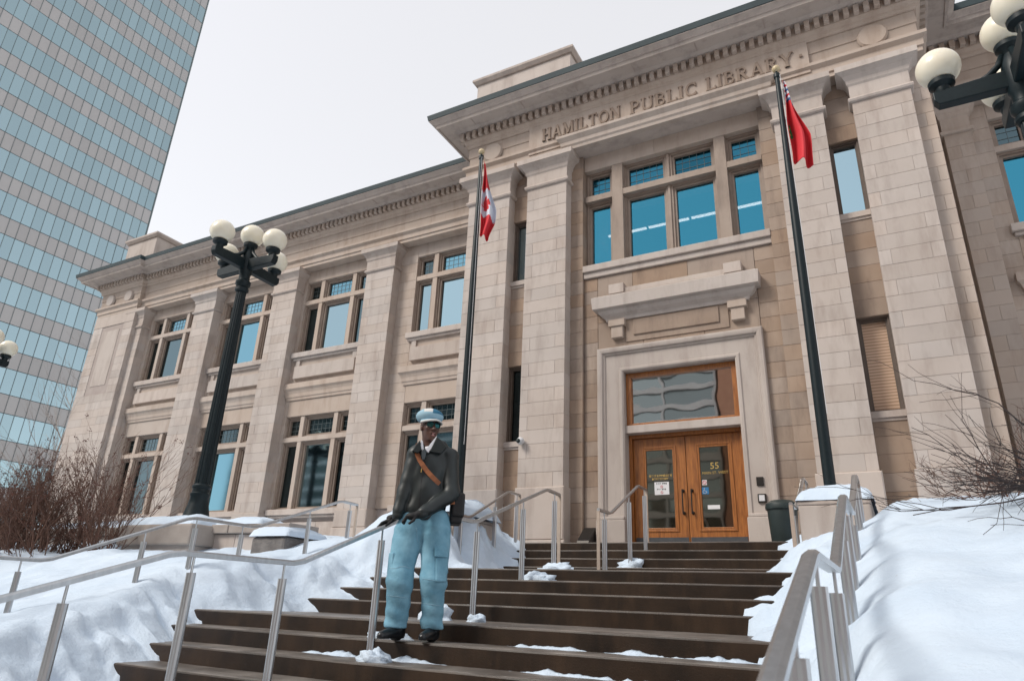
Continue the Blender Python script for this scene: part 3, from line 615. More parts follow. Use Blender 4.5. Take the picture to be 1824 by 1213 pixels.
EDGE = [(2.5, -5.4), (3.6, -5.65), (4.0, -5.75), (4.4, -5.85), (4.75, -6.1), (5.13, -6.25), (5.6, -6.15), (6.3, -6.05), (6.6, -5.95), (7.0, -5.85), (7.4, -5.6), (7.64, -5.3), (8.2, -5.0), (9.0, -5.1), (9.6, -5.2), (10.4, -5.45), (11, -5.8)]
ALLNOSE = sorted(NOSE_LOW+NOSE_MID+NOSE_TOP+NOSE_BOT)
def stepz(y):
    z = -1.42
    for yn, zn in ALLNOSE:
        if y >= yn: z = zn
    return z
def spill(d, x, y, z):
    """thin ragged snow on the treads at the edge (d = metres inside the edge), deepening into the bank"""
    thin = stepz(y)-0.03+0.10*sm(0.0, 0.22, d)*(0.7+0.6*fbm(x+2, y, 2.5))-0.30*sm(0.0, -0.10, d)
    k = sm(0.12, 0.95, d+0.12*fbm(x, y, 1.6)); return thin*(1-k)+z*k
def left_snow(x, y):
    e = lerp(EDGE, y)+0.22*fbm(x*0.2+3, y, 1.3)+0.09*fbm(x, y, 4.0)
    z = lerp(RAILSNOW, y)+0.05*fbm(x, y, 0.9)+0.03*fbm(x, y, 2.6)+0.014*abs(fbm(x, y, 5))+0.006*fbm(x, y, 11)
    d = math.hypot((x+6.15)/0.85, (y-9.2)/1.35); z += 0.62*max(0, 1-d*d*0.55)*(1+0.25*fbm(x, y, 2.2)) if d < 1.35 else 0
    t = sm(-7.4, -8.6, x); z = z*(1-t)+t*(max(lerp(RAILSNOW, y)-0.05+0.02*max(0, -8-x), -0.62 if y < 4 else -1)+0.12*fbm(x, y, 0.7)+0.03*fbm(x, y, 3)-0.22*sm(-9, -12, x)*sm(6.5, 4, y))
    return spill(e-x, x, y, z)
heightfield('snow_bank', -30, -4.6, 1.2, 13.6, 300, 260, left_snow, 'broad bank of old snow left of the steps, under the bare shrubs', lambda t: -30+25.4*(1-(1-t)**2.6))
REDGE = [(1.0, -0.75), (3.6, -0.85), (4.4, -0.78), (4.75, -0.82), (5.1, -0.95), (5.6, -1.1), (6.4, -1.25), (6.9, -1.22), (7.3, -1.12), (7.64, -1.02), (8.2, -1.35), (9.0, -1.5), (9.6, -1.55), (10.1, -1.45), (10.5, -1.38), (11.2, -1.2), (12, -1.1)]
RBANK = [(0.6, -0.85), (1.6, -0.62), (3.0, -0.22), (5.0, 0.33), (7.0, 0.88), (8.5, 1.22), (10, 1.40), (13.6, 1.5)]
def right_snow(x, y):
    e = lerp(REDGE, y)+0.14*fbm(x*0.2+9, y, 1.5)+0.07*fbm(x, y, 4.0)
    z = lerp(RBANK, y)-0.26*sm(0.15, -0.5, x)+0.07*fbm(x+5, y, 0.8)+0.03*fbm(x, y, 2.4)+0.012*abs(fbm(x, y, 5))+0.005*fbm(x, y, 11)
    z += 0.16*math.exp(-((x-1.15-0.05*y)/0.55)**2)*sm(1, 4, y)*sm(9.5, 7, y)-0.18*sm(1.6, 3.2, x)
    d = math.hypot((x+0.6)/0.85, (y-9.2)/1.2); z -= 0.3*max(0, 1-d)
    return spill((x-e)*1.3, x, y, z)
heightfield('snow_bank', -2.1, 16, 0.5, 13.5, 220, 260, right_snow, 'high smooth snow bank right of the steps, below the thorny branches', lambda t: -2.1+18.1*(t**2.4))
def clump(x, y, z, rx, ry, rz, label, seed):
    mb = MB().ball((0, 0, 0), 1, 20, 12); vs = []
    for v in mb.v:
        p = Vector(v); n = 1+0.6*mnoise.fractal(p*1.9+Vector((seed, 0, 0)), 1, 2, 4)
        vs.append((x+p.x*rx*n, y+p.y*ry*n, z+max(p.z*rz*n, -0.012)))
    mb.v = vs; o = mb.build('snow_clump', 'snow', None, smooth=True)
    return tag(o, label, 'snow', 'snow left on the steps')
clump(-3.62, 4.52, -0.436, 0.13, 0.10, 0.075, 'snow lump at the foot of the rail post beside the boots', 1)
clump(-4.05, 5.95, -0.158, 0.17, 0.12, 0.14, 'knobbly snow lump left of a rail post behind the jeans', 2)
clump(-3.62, 5.98, -0.158, 0.11, 0.08, 0.06, 'small flat snow lump right of a rail post on the landing', 3)
clump(-3.72, 7.50, 0.279, 0.19, 0.08, 0.09, 'snow lump against the rail post halfway up the steps', 4)
clump(-3.72, 8.05, 0.420, 0.22, 0.12, 0.09, 'low white mound at the end plate of the middle rail', 5)
clump(-3.36, 9.74, 0.5625, 0.20, 0.07, 0.12, 'pointed snow heap around the post of the short rail before the door', 6)
clump(-3.85, 4.98, -0.295, 0.20, 0.07, 0.05, 'flat snow strip on the tread behind the left boot', 7)
def crust(x0, x1, y, z, label, seed, h=0.05):
    """ragged strip of frozen slush along the foot of a riser"""
    n = int((x1-x0)/0.02); vs = []
    for i in range(n+1):
        x = x0+(x1-x0)*i/n; e = min(1, 6*i/n, 6*(n-i)/n)
        t = max(0.0, 0.25+0.9*mnoise.fractal(Vector((x*5.5, seed, 0)), 1, 2, 5))*e; hh = h*t; d = 0.02+0.09*t
        vs += [(x, y+0.004, z-0.01), (x, y+0.002, z+hh), (x, y-d*0.4, z+hh*0.75), (x, y-d, z-0.012)]
    o = MB().add(vs, [(i*4+j, i*4+4+j, i*4+5+j, i*4+1+j) for i in range(n) for j in range(3)]).build('snow_crust', 'snow', None, smooth=True)
    return tag(o, label, 'snow', 'snow left on the steps')
crust(-3.05, -0.75, 5.128, -0.295, 'ragged snow crust at the riser foot just below the landing', 3.3, 0.04)
crust(-2.6, -0.7, 4.748, -0.436, 'broken snow crust one step below the boots, towards the right rail', 9.1, 0.055)
crust(-4.6, -3.1, 4.748, -0.436, 'icy crust on the tread below the boots beside the rail post', 5.7, 0.05)
# ================================================================ retaining walls and plinths
rw = thing('garden_wall', 'low stone retaining wall with a snowy cap behind the shrubs', 'wall', (-13, 7.6, 0.3))
MB().box(-24, -7.75, 7.5, 7.95, -0.6, 0.86).build('wall_body', 'stone', rw)
for i in range(12):
    x = -24+i*1.36
    block('cap_stone', rw, x+0.006, min(x+1.354, -7.74), 7.42, 8.02, 0.865, 1.0, 'concrete_cap', 0.012)
for i in range(14): block('stone_block', rw, -24+i*1.16+0.005, -24+(i+1)*1.16-0.005, 7.485, 7.7, 0.30, 0.855, 'stone')
def top_snow(name, x0, x1, y0, y1, z, h, label, seed, mounds=1.0):
    nx, ny = 40, 18; vs = []
    for i in range(nx+1):
        for j in range(ny+1):
            u, v = i/nx, j/ny; ex = min(u, 1-u)*(x1-x0); ey = min(v, 1-v)*(y1-y0)
            e = min(ex, ey); R_ = min(0.42, (y1-y0)*0.48); k = math.sqrt(max(0, 1-max(0, 1-e/R_)**2))
            x, y = x0+(x1-x0)*u, y0+(y1-y0)*v
            vs.append((x+0.02*fbm(x+seed, y, 4), y+0.02*fbm(x, y+seed, 4), z+0.002+h*k*(1+0.3*mounds*fbm(x+seed, y, 1.6))))
    fs = [(i*(ny+1)+j, (i+1)*(ny+1)+j, (i+1)*(ny+1)+j+1, i*(ny+1)+j+1) for i in range(nx) for j in range(ny)]
    return tag(MB().add(vs, fs).build(name, 'snow', None, smooth=True), label, 'snow', kind='stuff')
top_snow('snow_cap', -23.9, -11.3, 7.44, 8.0, 1.0, 0.13, 'long snow cap lying on the low garden wall', 2, 0.5)
lp = thing('lamp_plinth', 'broad stone block under the lamp post with five globes', 'plinth', (-10.3, 7.7, 0.6))
MB().box(-11.1, -9.45, 7.1, 8.4, 0.30, 0.66).build('plinth_base', 'stone', lp); MB().box(-11.17, -9.38, 7.03, 8.47, 0.66, 0.98).build('plinth_cap', 'concrete_cap', lp, bevel=0.03)
top_snow('snow_cap', -11.13, -9.42, 7.07, 8.43, 0.98, 0.17, 'thick snow on the stone block around the lamp post base', 5)
top_snow('snow_cap', -9.36, -8.38, 7.43, 8.01, 1.0, 0.12, 'short snow cap on the wall between lamp block and rough wall end', 6)
bp = tag(MB().box(-8.35, -7.66, 7.3, 8.1, 0.2, 0.80).build('wall_end', 'stone_rough', None, bevel=0.05), 'rough dark stone wall end poking out of the snow', 'wall')
top_snow('snow_cap', -8.40, -7.62, 7.27, 8.14, 0.80, 0.20, 'snow heap on the rough dark wall end', 8)
for x0, x1, lab in ((-6.75, -5.75, 'stone plinth of the red and white flag pole, half buried in snow'), (-0.93, -0.18, 'square stone plinth of the red flag pole with snow on top')):
    fp = thing('flagpole_plinth', lab, 'plinth', ((x0+x1)/2, 9.2, 0.42))
    MB().box(x0, x1, 8.55, 9.95, 0.25, 1.20).build('plinth_body', 'stone', fp, bevel=0.02)
    MB().box(x0-0.004, x1+0.004, 8.546, 9.954, 1.20, 1.25).build('plinth_cap', 'stone', fp, bevel=0.015)
top_snow('snow_cap', -6.78, -5.65, 8.5, 10.0, 1.25, 0.30, 'snow mound on the left flag pole plinth', 11)
top_snow('snow_cap', -0.95, -0.14, 8.53, 10.0, 1.25, 0.22, 'snow cushion on the right flag pole plinth', 14)
# ================================================================ handrails
def rail(label, X, prof, posts, ends, w=0.042, groundfn=None, group='stainless steel stair rails'):
    """flat-topped steel handrail following the flight, split-tube posts with slim pins, flat end plates"""
    t = thing('stair_rail', label, 'railing', (X, prof[0][0], -0.3), group)
    def zr(y): return lerp(prof, y)
    mb = MB(); vs = []
    sec = [(-w/2, -0.018), (-w/2, 0.008), (-w/4, 0.018), (w/4, 0.018), (w/2, 0.008), (w/2, -0.018)]
    pr = []
    for i, (y, z) in enumerate(prof):
        if 0 < i < len(prof)-1:
            for f in (-0.05, 0.05): yy = y+f; pr.append((yy, zr(yy)))
        else: pr.append((y, z))
    for y, z in pr: vs += [(X+a, y, z+b) for a, b in sec]
    k = len(sec); n = len(pr)
    mb.add(vs, [(i*k+j, i*k+(j+1) % k, (i+1)*k+(j+1) % k, (i+1)*k+j) for i in range(n-1) for j in range(k)]+[tuple(range(k)), tuple((n-1)*k+j for j in range(k))])
    mb.build('handrail', 'steel', t)
    for y, zb in posts:
        zt = zr(y)-0.11
        p = MB()
        for sgn in (-1, 1):                # two half tubes with a slit between
            p.tube([(X+sgn*0.0125, y, zb-0.25), (X+sgn*0.0125, y, zt)], 0.021, 10)
        po = shade_auto(p.build('post', 'steel', t))
        MB().tube([(X, y, zt-0.01), (X, y, zr(y)-0.015)], 0.008, 8).build('pin', 'steel', po)
    for y, zb in ends:
        MB().box(X-w/2, X+w/2, y-0.008, y+0.008, zb-0.1, zr(y)-0.017).build('end_plate', 'steel_plate', t)
    return t
PROF = [(0.9, -0.42), (1.75, -0.12), (2.82, 0.222), (3.83, 0.225), (5.3, 0.80), (6.25, 0.80), (7.97, 1.41), (8.35, 1.40)]
rail('long steel rail the man holds, running up the middle of the steps', -3.85, PROF, [(2.22, -1.0), (2.95, -0.72), (3.70, -0.72), (4.75, -0.43), (6.30, -0.158), (7.33, 0.279), (8.2, 0.42)], [(8.35, 0.42)])
rail('steel rail in the snow beside the bare shrubs and lamp plinth', -7.1, PROF[1:-2]+[(7.75, 1.34), (8.1, 1.33)], [(3.62, -0.5), (4.78, -0.3), (5.38, 0), (6.05, 0.2), (7.15, 0.3), (7.95, 0.5)], [(8.1, 0.5)])
rail('broad steel rail along the right snow bank', -0.28, PROF, [(2.15, -1.0), (2.95, -0.75), (3.75, -0.7), (4.65, -0.4), (5.2, -0.2), (6.1, -0.1), (7.4, 0.2), (8.1, 0.4)], [(8.35, 0.42)], w=0.055)
PROF2 = [(8.5, 1.215), (8.95, 1.22), (10.15, 1.79), (10.55, 1.79)]
rail('short steel rail in front of the left oak door', -3.36, PROF2, [(8.72, 0.42), (9.72, 0.6), (10.45, 0.98)], [(8.5, 0.42), (10.55, 0.98)])
rail('short steel rail beside the snow heap under the red and white flag', -5.62, PROF2, [(8.72, 0.42), (9.72, 0.6), (10.45, 0.98)], [(8.5, 0.42), (10.55, 0.98)])
rail('short steel rail beside the green waste bin', -1.0, PROF2, [(8.72, 0.42), (9.72, 0.6), (10.45, 0.98)], [(8.5, 0.42), (10.55, 0.98)])
# ================================================================ lamp posts
def lamp(x, y, zb, label, lean=0.0):
    t = thing('lamp_post', label, 'lamp post', (x, y, zb), 'black lamp posts with milk glass globes')
    c = (x, y, zb)
    ps = shade_auto(MB().lathe(c, [(0.25, 0.0), (0.25, 0.04), (0.225, 0.055), (0.21, 0.12), (0.165, 0.30), (0.15, 0.42), (0.162, 0.45), (0.162, 0.48), (0.14, 0.50), (0.14, 0.56), (0.155, 0.58), (0.155, 0.61), (0.13, 0.64)], 32).build('base', 'black_iron', t))
    shade_auto(MB().lathe(c, [(0.126, 0.62), (0.123, 1.5), (0.108, 3.0), (0.09, 4.28)], 64, 0.10, 16).build('column', 'black_iron', t), 25)
    shade_auto(MB().lathe(c, [(0.10, 4.26), (0.125, 4.29), (0.125, 4.33), (0.10, 4.36), (0.14, 4.42), (0.14, 4.48), (0.10, 4.52), (0.10, 4.62), (0.12, 4.66), (0.12, 5.0), (0.09, 5.1), (0.07, 5.16)], 24).build('collar', 'black_iron', t))
    za = zb+4.84; L = 0.70
    for dx, dy in ((1, 0), (-1, 0), (0, 1), (0, -1)):
        a = MB(); px, py = -dy, dx; h = 0.062
        vs = []
        for d, z0, z1 in ((0.05, -0.12, 0.10), (L+0.03, -0.12, 0.055), (L+0.075, -0.05, 0.055)):
            for s in (-1, 1):
                for z in (z0, z1): vs.append((x+dx*d+px*h*s, y+dy*d+py*h*s, za+z))
        a.add(vs, [(0, 1, 3, 2), (0, 4, 5, 1), (2, 3, 7, 6), (1, 5, 7, 3), (0, 2, 6, 4), (4, 8, 9, 5), (6, 7, 11, 10), (5, 9, 11, 7), (4, 6, 10, 8), (8, 10, 11, 9)])
        ar = a.build('arm', 'black_iron', t, bevel=0.01)
        bx, by = x+dx*L*0.95, y+dy*L*0.95
        shade_auto(MB().lathe((bx, by, za+0.05), [(0.065, 0), (0.075, 0.04), (0.075, 0.06), (0.13, 0.10), (0.135, 0.15), (0.12, 0.16)], 20).build('globe_cup', 'black_iron', ar))
        MB().ball((bx, by, za+0.05+0.345), 0.225, 28, 18, 0.97).build('globe', 'globe_milk', ar, smooth=True)
        # curved bracket against the hub
        MB().tube([(x+dx*0.08, y+dy*0.08, za+0.34), (x+dx*0.13, y+dy*0.13, za+0.22), (x+dx*0.24, y+dy*0.24, za+0.11), (x+dx*0.36, y+dy*0.36, za+0.06)], [0.03, 0.035, 0.04, 0.03], 8).build('scroll', 'black_iron', ar, smooth=True)
    cup = shade_auto(MB().lathe((x, y, za+0.30), [(0.07, 0), (0.08, 0.05), (0.13, 0.10), (0.135, 0.15), (0.12, 0.16)], 20).build('globe_cup', 'black_iron', t))
    MB().ball((x, y, za+0.645), 0.225, 28, 18, 0.97).build('globe', 'globe_milk', cup, smooth=True)
    return t
lamp(-10.28, 7.75, 1.08, 'tall black fluted lamp post with five globes standing on the stone block')
lamp(-20.1, 7.75, 0.62, 'black lamp post half out of view, its globes before the glass tower')
lamp(1.84, 7.5, 0.60, 'black lamp post with globes against the cornice at the right wing')
# ================================================================ flag poles and flags
def pole(x, y, zb, zt, label):
    t = thing('flag_pole', label, 'flag pole', (x, y, zb), 'black flag poles')
    shade_auto(MB().lathe((x, y, zb), [(0.115, 0), (0.115, 0.03), (0.072, 0.05), (0.070, 1.2), (0.060, (zt-zb)*0.6), (0.034, zt-zb-0.12), (0.030, zt-zb-0.1)], 20).build('shaft', 'black_iron', t))
    shade_auto(MB().lathe((x, y, zt-0.12), [(0.034, 0), (0.05, 0.015), (0.05, 0.08), (0.025, 0.10), (0.02, 0.13)], 16).build('truck', 'black_iron', t))
    MB().ball((x, y, zt+0.07), 0.062, 16, 10).build('finial', 'gold_ball', t, smooth=True)
    MB().tube([(x+0.05, y-0.05, zt-0.1), (x+0.07, y-0.06, (zt+zb)/2), (x+0.08, y-0.07, zb+1.2)], 0.004, 5).build('halyard', 'white_plastic', t)
    return t
surf('gold_ball', (0.55, 0.45, 0.28), (0.48, 0.38, 0.22), 8, 0.4)
surf('flag_red', (0.62, 0.030, 0.040), (0.55, 0.022, 0.034), 3, 0.75)
surf('flag_white', (0.66, 0.69, 0.76), (0.60, 0.64, 0.72), 3, 0.75)
surf('flag_blue', (0.030, 0.10, 0.26), (0.025, 0.085, 0.23), 3, 0.75)
surf('flag_green', (0.035, 0.17, 0.055), (0.03, 0.14, 0.05), 3, 0.75)
surf('flag_yellow', (0.55, 0.42, 0.06), (0.5, 0.38, 0.05), 3, 0.75)
pole(-6.13, 9.4, 1.25, 8.28, 'black flag pole with the red and white maple leaf flag')
pole(-0.62, 9.4, 1.25, 8.10, 'black flag pole carrying the plain red flag with a shield')
LEAF = [(0, 1), (.13, .74), (.32, .83), (.27, .42), (.45, .60), (.50, .50), (.70, .55), (.62, .35), (.72, .25), (.38, -.02), (.42, -.16), (.06, -.12), (.06, -.5)]
LEAF = LEAF+[(-a, b) for a, b in LEAF[::-1]]
def inside(p, poly):
    c = False; x, y = p
    for (x1, y1), (x2, y2) in zip(poly, poly[1:]+poly[:1]):
        if (y1 > y) != (y2 > y) and x < (x2-x1)*(y-y1)/(y2-y1)+x1: c = not c
    return c
def flag(name, label, px, py, ztop, outline, colour, mats, udir, length, lean=0.0):
    """limp flag: s runs down the fly, t across the gathered hoist; outline(s) -> (near, far) offsets from the pole, folds in depth"""
    ns, n_t = 110, 48; v = Vector((udir.y, -udir.x, 0)); vs = []
    for i in range(ns+1):
        s = i/ns; a, b = outline(s)
        for j in range(n_t+1):
            t = j/n_t
            off = a+(b-a)*t; dep = 0.075*(b-a+0.08)/0.3*math.sin(2*math.pi*(t*1.6+0.25+0.22*s))+0.03*math.sin(7*s+3*t)*s
            p = Vector((px, py, 0))+udir*(off+0.012*math.sin(9*s+2*t))+v*(dep+0.0)
            vs.append((p.x, p.y, ztop-length*s-0.10*t*(1-s)-0.05*math.sin(3.3*t+4*s)*s))
    mb = MB().add(vs, [(i*(n_t+1)+j, i*(n_t+1)+j+1, (i+1)*(n_t+1)+j+1, (i+1)*(n_t+1)+j) for i in range(ns) for j in range(n_t)])
    mb.mi = [colour((i+0.5)/ns, (j+0.5)/n_t) for i in range(ns) for j in range(n_t)]
    o = mb.build(name, mats, None, smooth=True); sd = o.modifiers.new('cloth', 'SOLIDIFY'); sd.thickness = 0.004
    return tag(o, label, 'flag')
UD = Vector((0.83, 0.55, 0)).normalized()
def ca_col(s, t):
    e = 0.07*(t-0.5)
    if s+e < 0.36 or s-1.6*e > 0.74: return 0
    q = ((s-0.555)/0.15, (t-0.28)/0.42)
    return 0 if inside((q[0], q[1]), LEAF) else 1
flag('flag', 'red and white maple leaf flag hanging limp from its pole', -6.13, 9.4, 8.12, lambda s: (0.06, 0.085+0.26*min(1, s/.62)-0.10*sm(.76, 1, s)), ca_col, ['flag_red', 'flag_white'], UD, 1.72)
def on_col(s, t):
    k = s-0.02*t
    if k < 0.24: return (1, 0, 1, 2, 1, 0, 1, 2)[min(7, int(max(0, k)/0.03))]
    if 0.50 < s < 0.66 and 0.08 < t < 0.30: return 4 if (0.53 < s < 0.56 or 0.60 < s < 0.63) and 0.12 < t < 0.22 else 3
    return 0
flag('flag', 'red flag with a green shield and small striped canton, hanging furled', -0.62, 9.4, 7.95, lambda s: (0.06, 0.10+0.26*min(1, s/.66)), on_col, ['flag_red', 'flag_white', 'flag_blue', 'flag_green', 'flag_yellow'], Vector((0.93, 0.3, 0)).normalized(), 1.62)
# ================================================================ small things at the door
wb = thing('waste_bin', 'dark green waste bin with a lid beside the oak doors', 'bin', (-1.42, 11.0, ZL))
shade_auto(MB().lathe((-1.42, 11.0, ZL), [(0.16, 0), (0.19, 0.05), (0.215, 0.50), (0.215, 0.52)], 24).build('body', 'lid_green', wb))
shade_auto(MB().lathe((-1.42, 11.0, ZL), [(0.235, 0.50), (0.24, 0.53), (0.23, 0.58), (0.16, 0.63), (0.05, 0.65)], 24).build('lid', 'lid_green', wb))
scx = thing('security_camera', 'white dome camera on the edge of the stone pilaster', 'camera', (-6.28, 11.62, 3.15))
pc = onY(927, 785, 11.55)
MB().ball((pc.x, 11.55, pc.z), 0.075, 18, 12).build('housing', 'white_plastic', scx, smooth=True); MB().ball((pc.x-0.015, 11.49, pc.z-0.01), 0.045, 14, 10).build('dome', 'lid_green', scx, smooth=True)
MB().tube([(pc.x, 11.55, pc.z), (pc.x, 11.66, pc.z)], 0.045, 12).build('mount', 'white_plastic', scx)
fl = tag(MB().add([(-5.0, 11.55, ZL), (-4.76, 11.55, ZL), (-4.76, 11.95, ZL), (-5.0, 11.95, ZL), (-5.0, 11.6, ZL+0.14), (-4.76, 11.6, ZL+0.14), (-4.76, 11.93, ZL+0.40), (-5.0, 11.93, ZL+0.40)],
    [(0, 3, 2, 1), (4, 5, 6, 7), (0, 1, 5, 4), (1, 2, 6, 5), (2, 3, 7, 6), (3, 0, 4, 7)]).build('sloped_box', 'bronze', None, bevel=0.01), 'small sloped bronze box at the foot of the door wall', 'box')
# ================================================================ office tower beyond the left end
TX, TY1, CW, FH, ZF = -65.0, 36.1, 0.852, 3.77, 54.98
tower = thing('office_tower', 'tall office tower of pale blue glass and grey spandrel bands', 'building', (TX-12, 20, -1.6))
NC, ZLO, ZHI = 40, ZF-15*FH, ZF+7*FH
MB().box(TX-24, TX-0.12, TY1-NC*CW, TY1, -1.6, ZHI).build('wall_core', 'mullion_dark', tower)
MB().box(TX-0.13, TX+0.02, TY1-0.05, TY1+0.12, -1.6, ZHI).build('corner_trim', 'mullion_dark', tower)
cells = []
cy, sy = math.cos(YAW), math.sin(YAW)
def vis(y, z):
    d = Vector((TX, y, z)); w = d.dot(FWD)
    if w <= 0: return None
    return IMG_W/2+F_PX*d.dot(CR)/w, IMG_H/2-F_PX*d.dot(CU)/w, w
for c in range(NC):
    y0 = TY1-(c+1)*CW; y1 = y0+CW
    for f in range(-15, 7):
        zb = ZF+f*FH                      # bottom of the spandrel band above one storey of glass
        for nm, a, b in (('spandrel_panel', zb, zb+0.42*FH), ('glass_pane', zb-0.58*FH, zb)):
            v = vis((y0+y1)/2, (a+b)/2)
            inview = v and -20 < v[0] < 400 and -20 < v[1] < 830
            hidden = v and v[1] > 500-(v[0]-137)*0.33 and v[0] > 150
            cells.append((nm, y0, y1, a, b, (0 if inview and not hidden else 1, v[2] if v else 999)))
for nm, mat in (('glass_pane', 'glass_tower'), ('spandrel_panel', 'spandrel')):
    cs = sorted([c for c in cells if c[0] == nm], key=lambda c: c[5])
    me = None
    rest = MB()
    for k, (_, y0, y1, a, b, _r) in enumerate(cs):
        if k < 300:
            if me is None:
                h = (b-a)/2-0.028; w2 = CW/2-0.014
                mb = MB().box(-0.06, 0, -w2, w2, -h, h); me = bpy.data.meshes.new(nm); me.from_pydata(mb.v, [], mb.f); me.materials.append(M[mat])
            o = bpy.data.objects.new(nm, me); o.location = (TX+random.uniform(-0.006, 0.006), (y0+y1)/2, (a+b)/2)
            o.rotation_euler = (0, random.uniform(-0.004, 0.004), random.uniform(-0.004, 0.004)); link(o, tower)
        else: rest.box(TX-0.06, TX, y0+0.014, y1-0.014, a+0.028, b-0.028)
    rest.build(nm, mat, tower, kind='stuff')
for c in range(NC+1):
    y = TY1-c*CW
    MB().box(TX-0.1, TX+0.035, y-0.016, y+0.016, -1.6, ZHI).build('mullion', 'mullion_dark', tower)
# ================================================================ buildings across the street, seen in the glass
ob = thing('office_block', 'glass office block with white bands reflected in the transom window', 'building', (-34, -26, -1.6))
MB().box(-62, -9.6, -40, -22.3, -1.6, 19.8).build('wall_core', 'mullion_dark', ob)
for f in range(15):
    MB().box(-62, -9.55, -22.4, -21.95, 1.0+f*1.25, 1.36+f*1.25).build('white_band', 'panel_white', ob)
    for c in range(14): MB().box(-61.9+c*3.74, -61.9+c*3.74+3.62, -22.3, -22.2, 1.36+f*1.25, 2.25+f*1.25).build('window', 'glass_grey', ob)
for c in range(15): MB().box(-62+c*3.74-0.08, -62+c*3.74+0.08, -22.3, -22.0, -1.6, 19.8).build('pier', 'panel_white', ob)
bb = thing('brick_building', 'red brick building reflected in the slit window and transom', 'building', (6, -26, -1.6))
MB().box(-9.3, 26, -40, -21.5, -1.6, 17.5).build('wall', 'brick_red', bb); MB().box(-9.5, 26.2, -40, -21.3, 17.5, 18.0).build('coping', 'panel_white', bb)
for f in range(5):
    for c in range(9): MB().box(-4+c*3.3, -2.6+c*3.3, -21.52, -21.47, 0.8+f*3.3, 2.6+f*3.3).build('window', 'glass_dark', bb)
# ================================================================ bare shrubs and trees
def grow(mb, leaves, p, d, length, rad, depth, spread, upb, rng, kids=3, wob=0.25, leafp=0.0):
    n = 4; pts = [p.copy()]; rr = [rad]
    for i in range(n):
        d = (d+Vector((rng.uniform(-1, 1), rng.uniform(-1, 1), rng.uniform(-1, 1)+upb))*wob).normalized()
        p = p+d*(length/n); pts.append(p.copy()); rr.append(rad*(1-0.45*(i+1)/n))
    mb.tube(pts, rr, 4 if depth < 2 else 5, caps=False)
    if depth == 0:
        if leaves is not None and rng.random() < leafp:
            for q in range(rng.randint(3, 8)):
                c = p+Vector((rng.uniform(-1, 1), rng.uniform(-1, 1), rng.uniform(-.6, 1)))*0.035
                a = Vector((rng.uniform(-1, 1), rng.uniform(-1, 1), rng.uniform(-1, 1))).normalized()*rng.uniform(0.007, 0.014); b = a.cross(Vector((rng.random(), rng.random(), 1))).normalized()*rng.uniform(0.005, 0.010)
                e = a.cross(b).normalized()*0.006
                leaves.add([c-a-b, c+a-b, c+a+b, c-a+b, c+e, c-e], [(0, 1, 4), (1, 2, 4), (2, 3, 4), (3, 0, 4), (1, 0, 5), (2, 1, 5), (3, 2, 5), (0, 3, 5)])
        return
    for k in range(kids):
        i = rng.randint(1, n); base = pts[i]
        nd = (d+Vector((rng.uniform(-1, 1), rng.uniform(-1, 1), rng.uniform(-1, 1)))*spread).normalized()
        grow(mb, leaves, base, nd, length*rng.uniform(0.55, 0.8), max(rr[i]*0.78, 0.0024), depth-1, spread, upb, rng, kids, wob, leafp)
def shrub(label, base, stems, height, rad, depth, spread, seed, mat='bark', leafp=0.3, fan=0.35, kids=3, group='bare winter shrubs', name='bare_shrub', upb=0.25, dirs=None, wob=0.25):
    rng = random.Random(seed); t = thing(name, label, 'shrub', base, group); mb = MB(); lv = MB()
    for i in range(stems):
        a = rng.uniform(0, 2*math.pi); q = rng.uniform(0, 1)
        p = Vector(base)+Vector((math.cos(a)*q*0.35, math.sin(a)*q*0.25, -0.12)); d = Vector((math.cos(a)*fan*q, math.sin(a)*fan*q, 1)).normalized()
        if dirs: d = (Vector(dirs[i % len(dirs)])+Vector((rng.uniform(-1, 1), rng.uniform(-1, 1), rng.uniform(-1, 1)))*0.12).normalized()
        grow(mb, lv, p, d, height*rng.uniform(0.38, 0.62), rad*rng.uniform(0.7, 1.2), depth, spread, upb, rng, kids, wob, leafp)
    mb.build('branches', mat, t, kind='stuff')
    if lv.v: lv.build('seed_heads', 'dry_leaf', t, kind='stuff')
    return t
shrub('dense brown shrub with dry seed heads at the low wall, farthest from the steps', (-12.6, 6.2, 0.02), 32, 1.9, 0.014, 3, 0.5, 11, leafp=0.3)
shrub('tangled brown shrub between the dense shrub and the slender one', (-11.9, 6.35, 0.06), 26, 1.85, 0.014, 3, 0.48, 12, leafp=0.25)
shrub('slender reddish shrub nearest the lamp plinth, window behind it', (-10.75, 6.5, 0.14), 12, 1.8, 0.012, 3, 0.42, 13, leafp=0.22)
shrub('twiggy brown shrub growing before the pale end of the library', (-11.7, 7.0, 0.18), 17, 2.05, 0.013, 3, 0.42, 15, leafp=0.3)
shrub('thick dark shrub at the picture edge under the glass tower', (-14.0, 6.6, 0.0), 48, 2.1, 0.015, 3, 0.5, 14, leafp=0.35)
shrub('dark thorny shrub spreading over the snow below the right wing', (2.2, 6.2, 0.80), 30, 1.75, 0.018, 3, 0.5, 21, mat='bark_grey', leafp=0.0, upb=0.0,
      dirs=[(-1, -.1, .14), (-.9, .1, .04), (-1, 0, .22), (-.8, -.2, .28), (-.6, .3, .34), (-1, -.3, -.04), (-1, -.4, .02), (-.9, .2, .12), (-1, .1, .26)], wob=0.24)
shrub('low reddish thorn twigs against the plinth of the right pilasters', (0.95, 8.4, 1.22), 9, 0.95, 0.008, 3, 0.6, 22, mat='bark', leafp=0.0, upb=0.1, dirs=[(-1, 0, .5), (-.4, 0, 1), (.5, 0, .9), (-.8, -.2, .2), (.2, -.1, 1)])
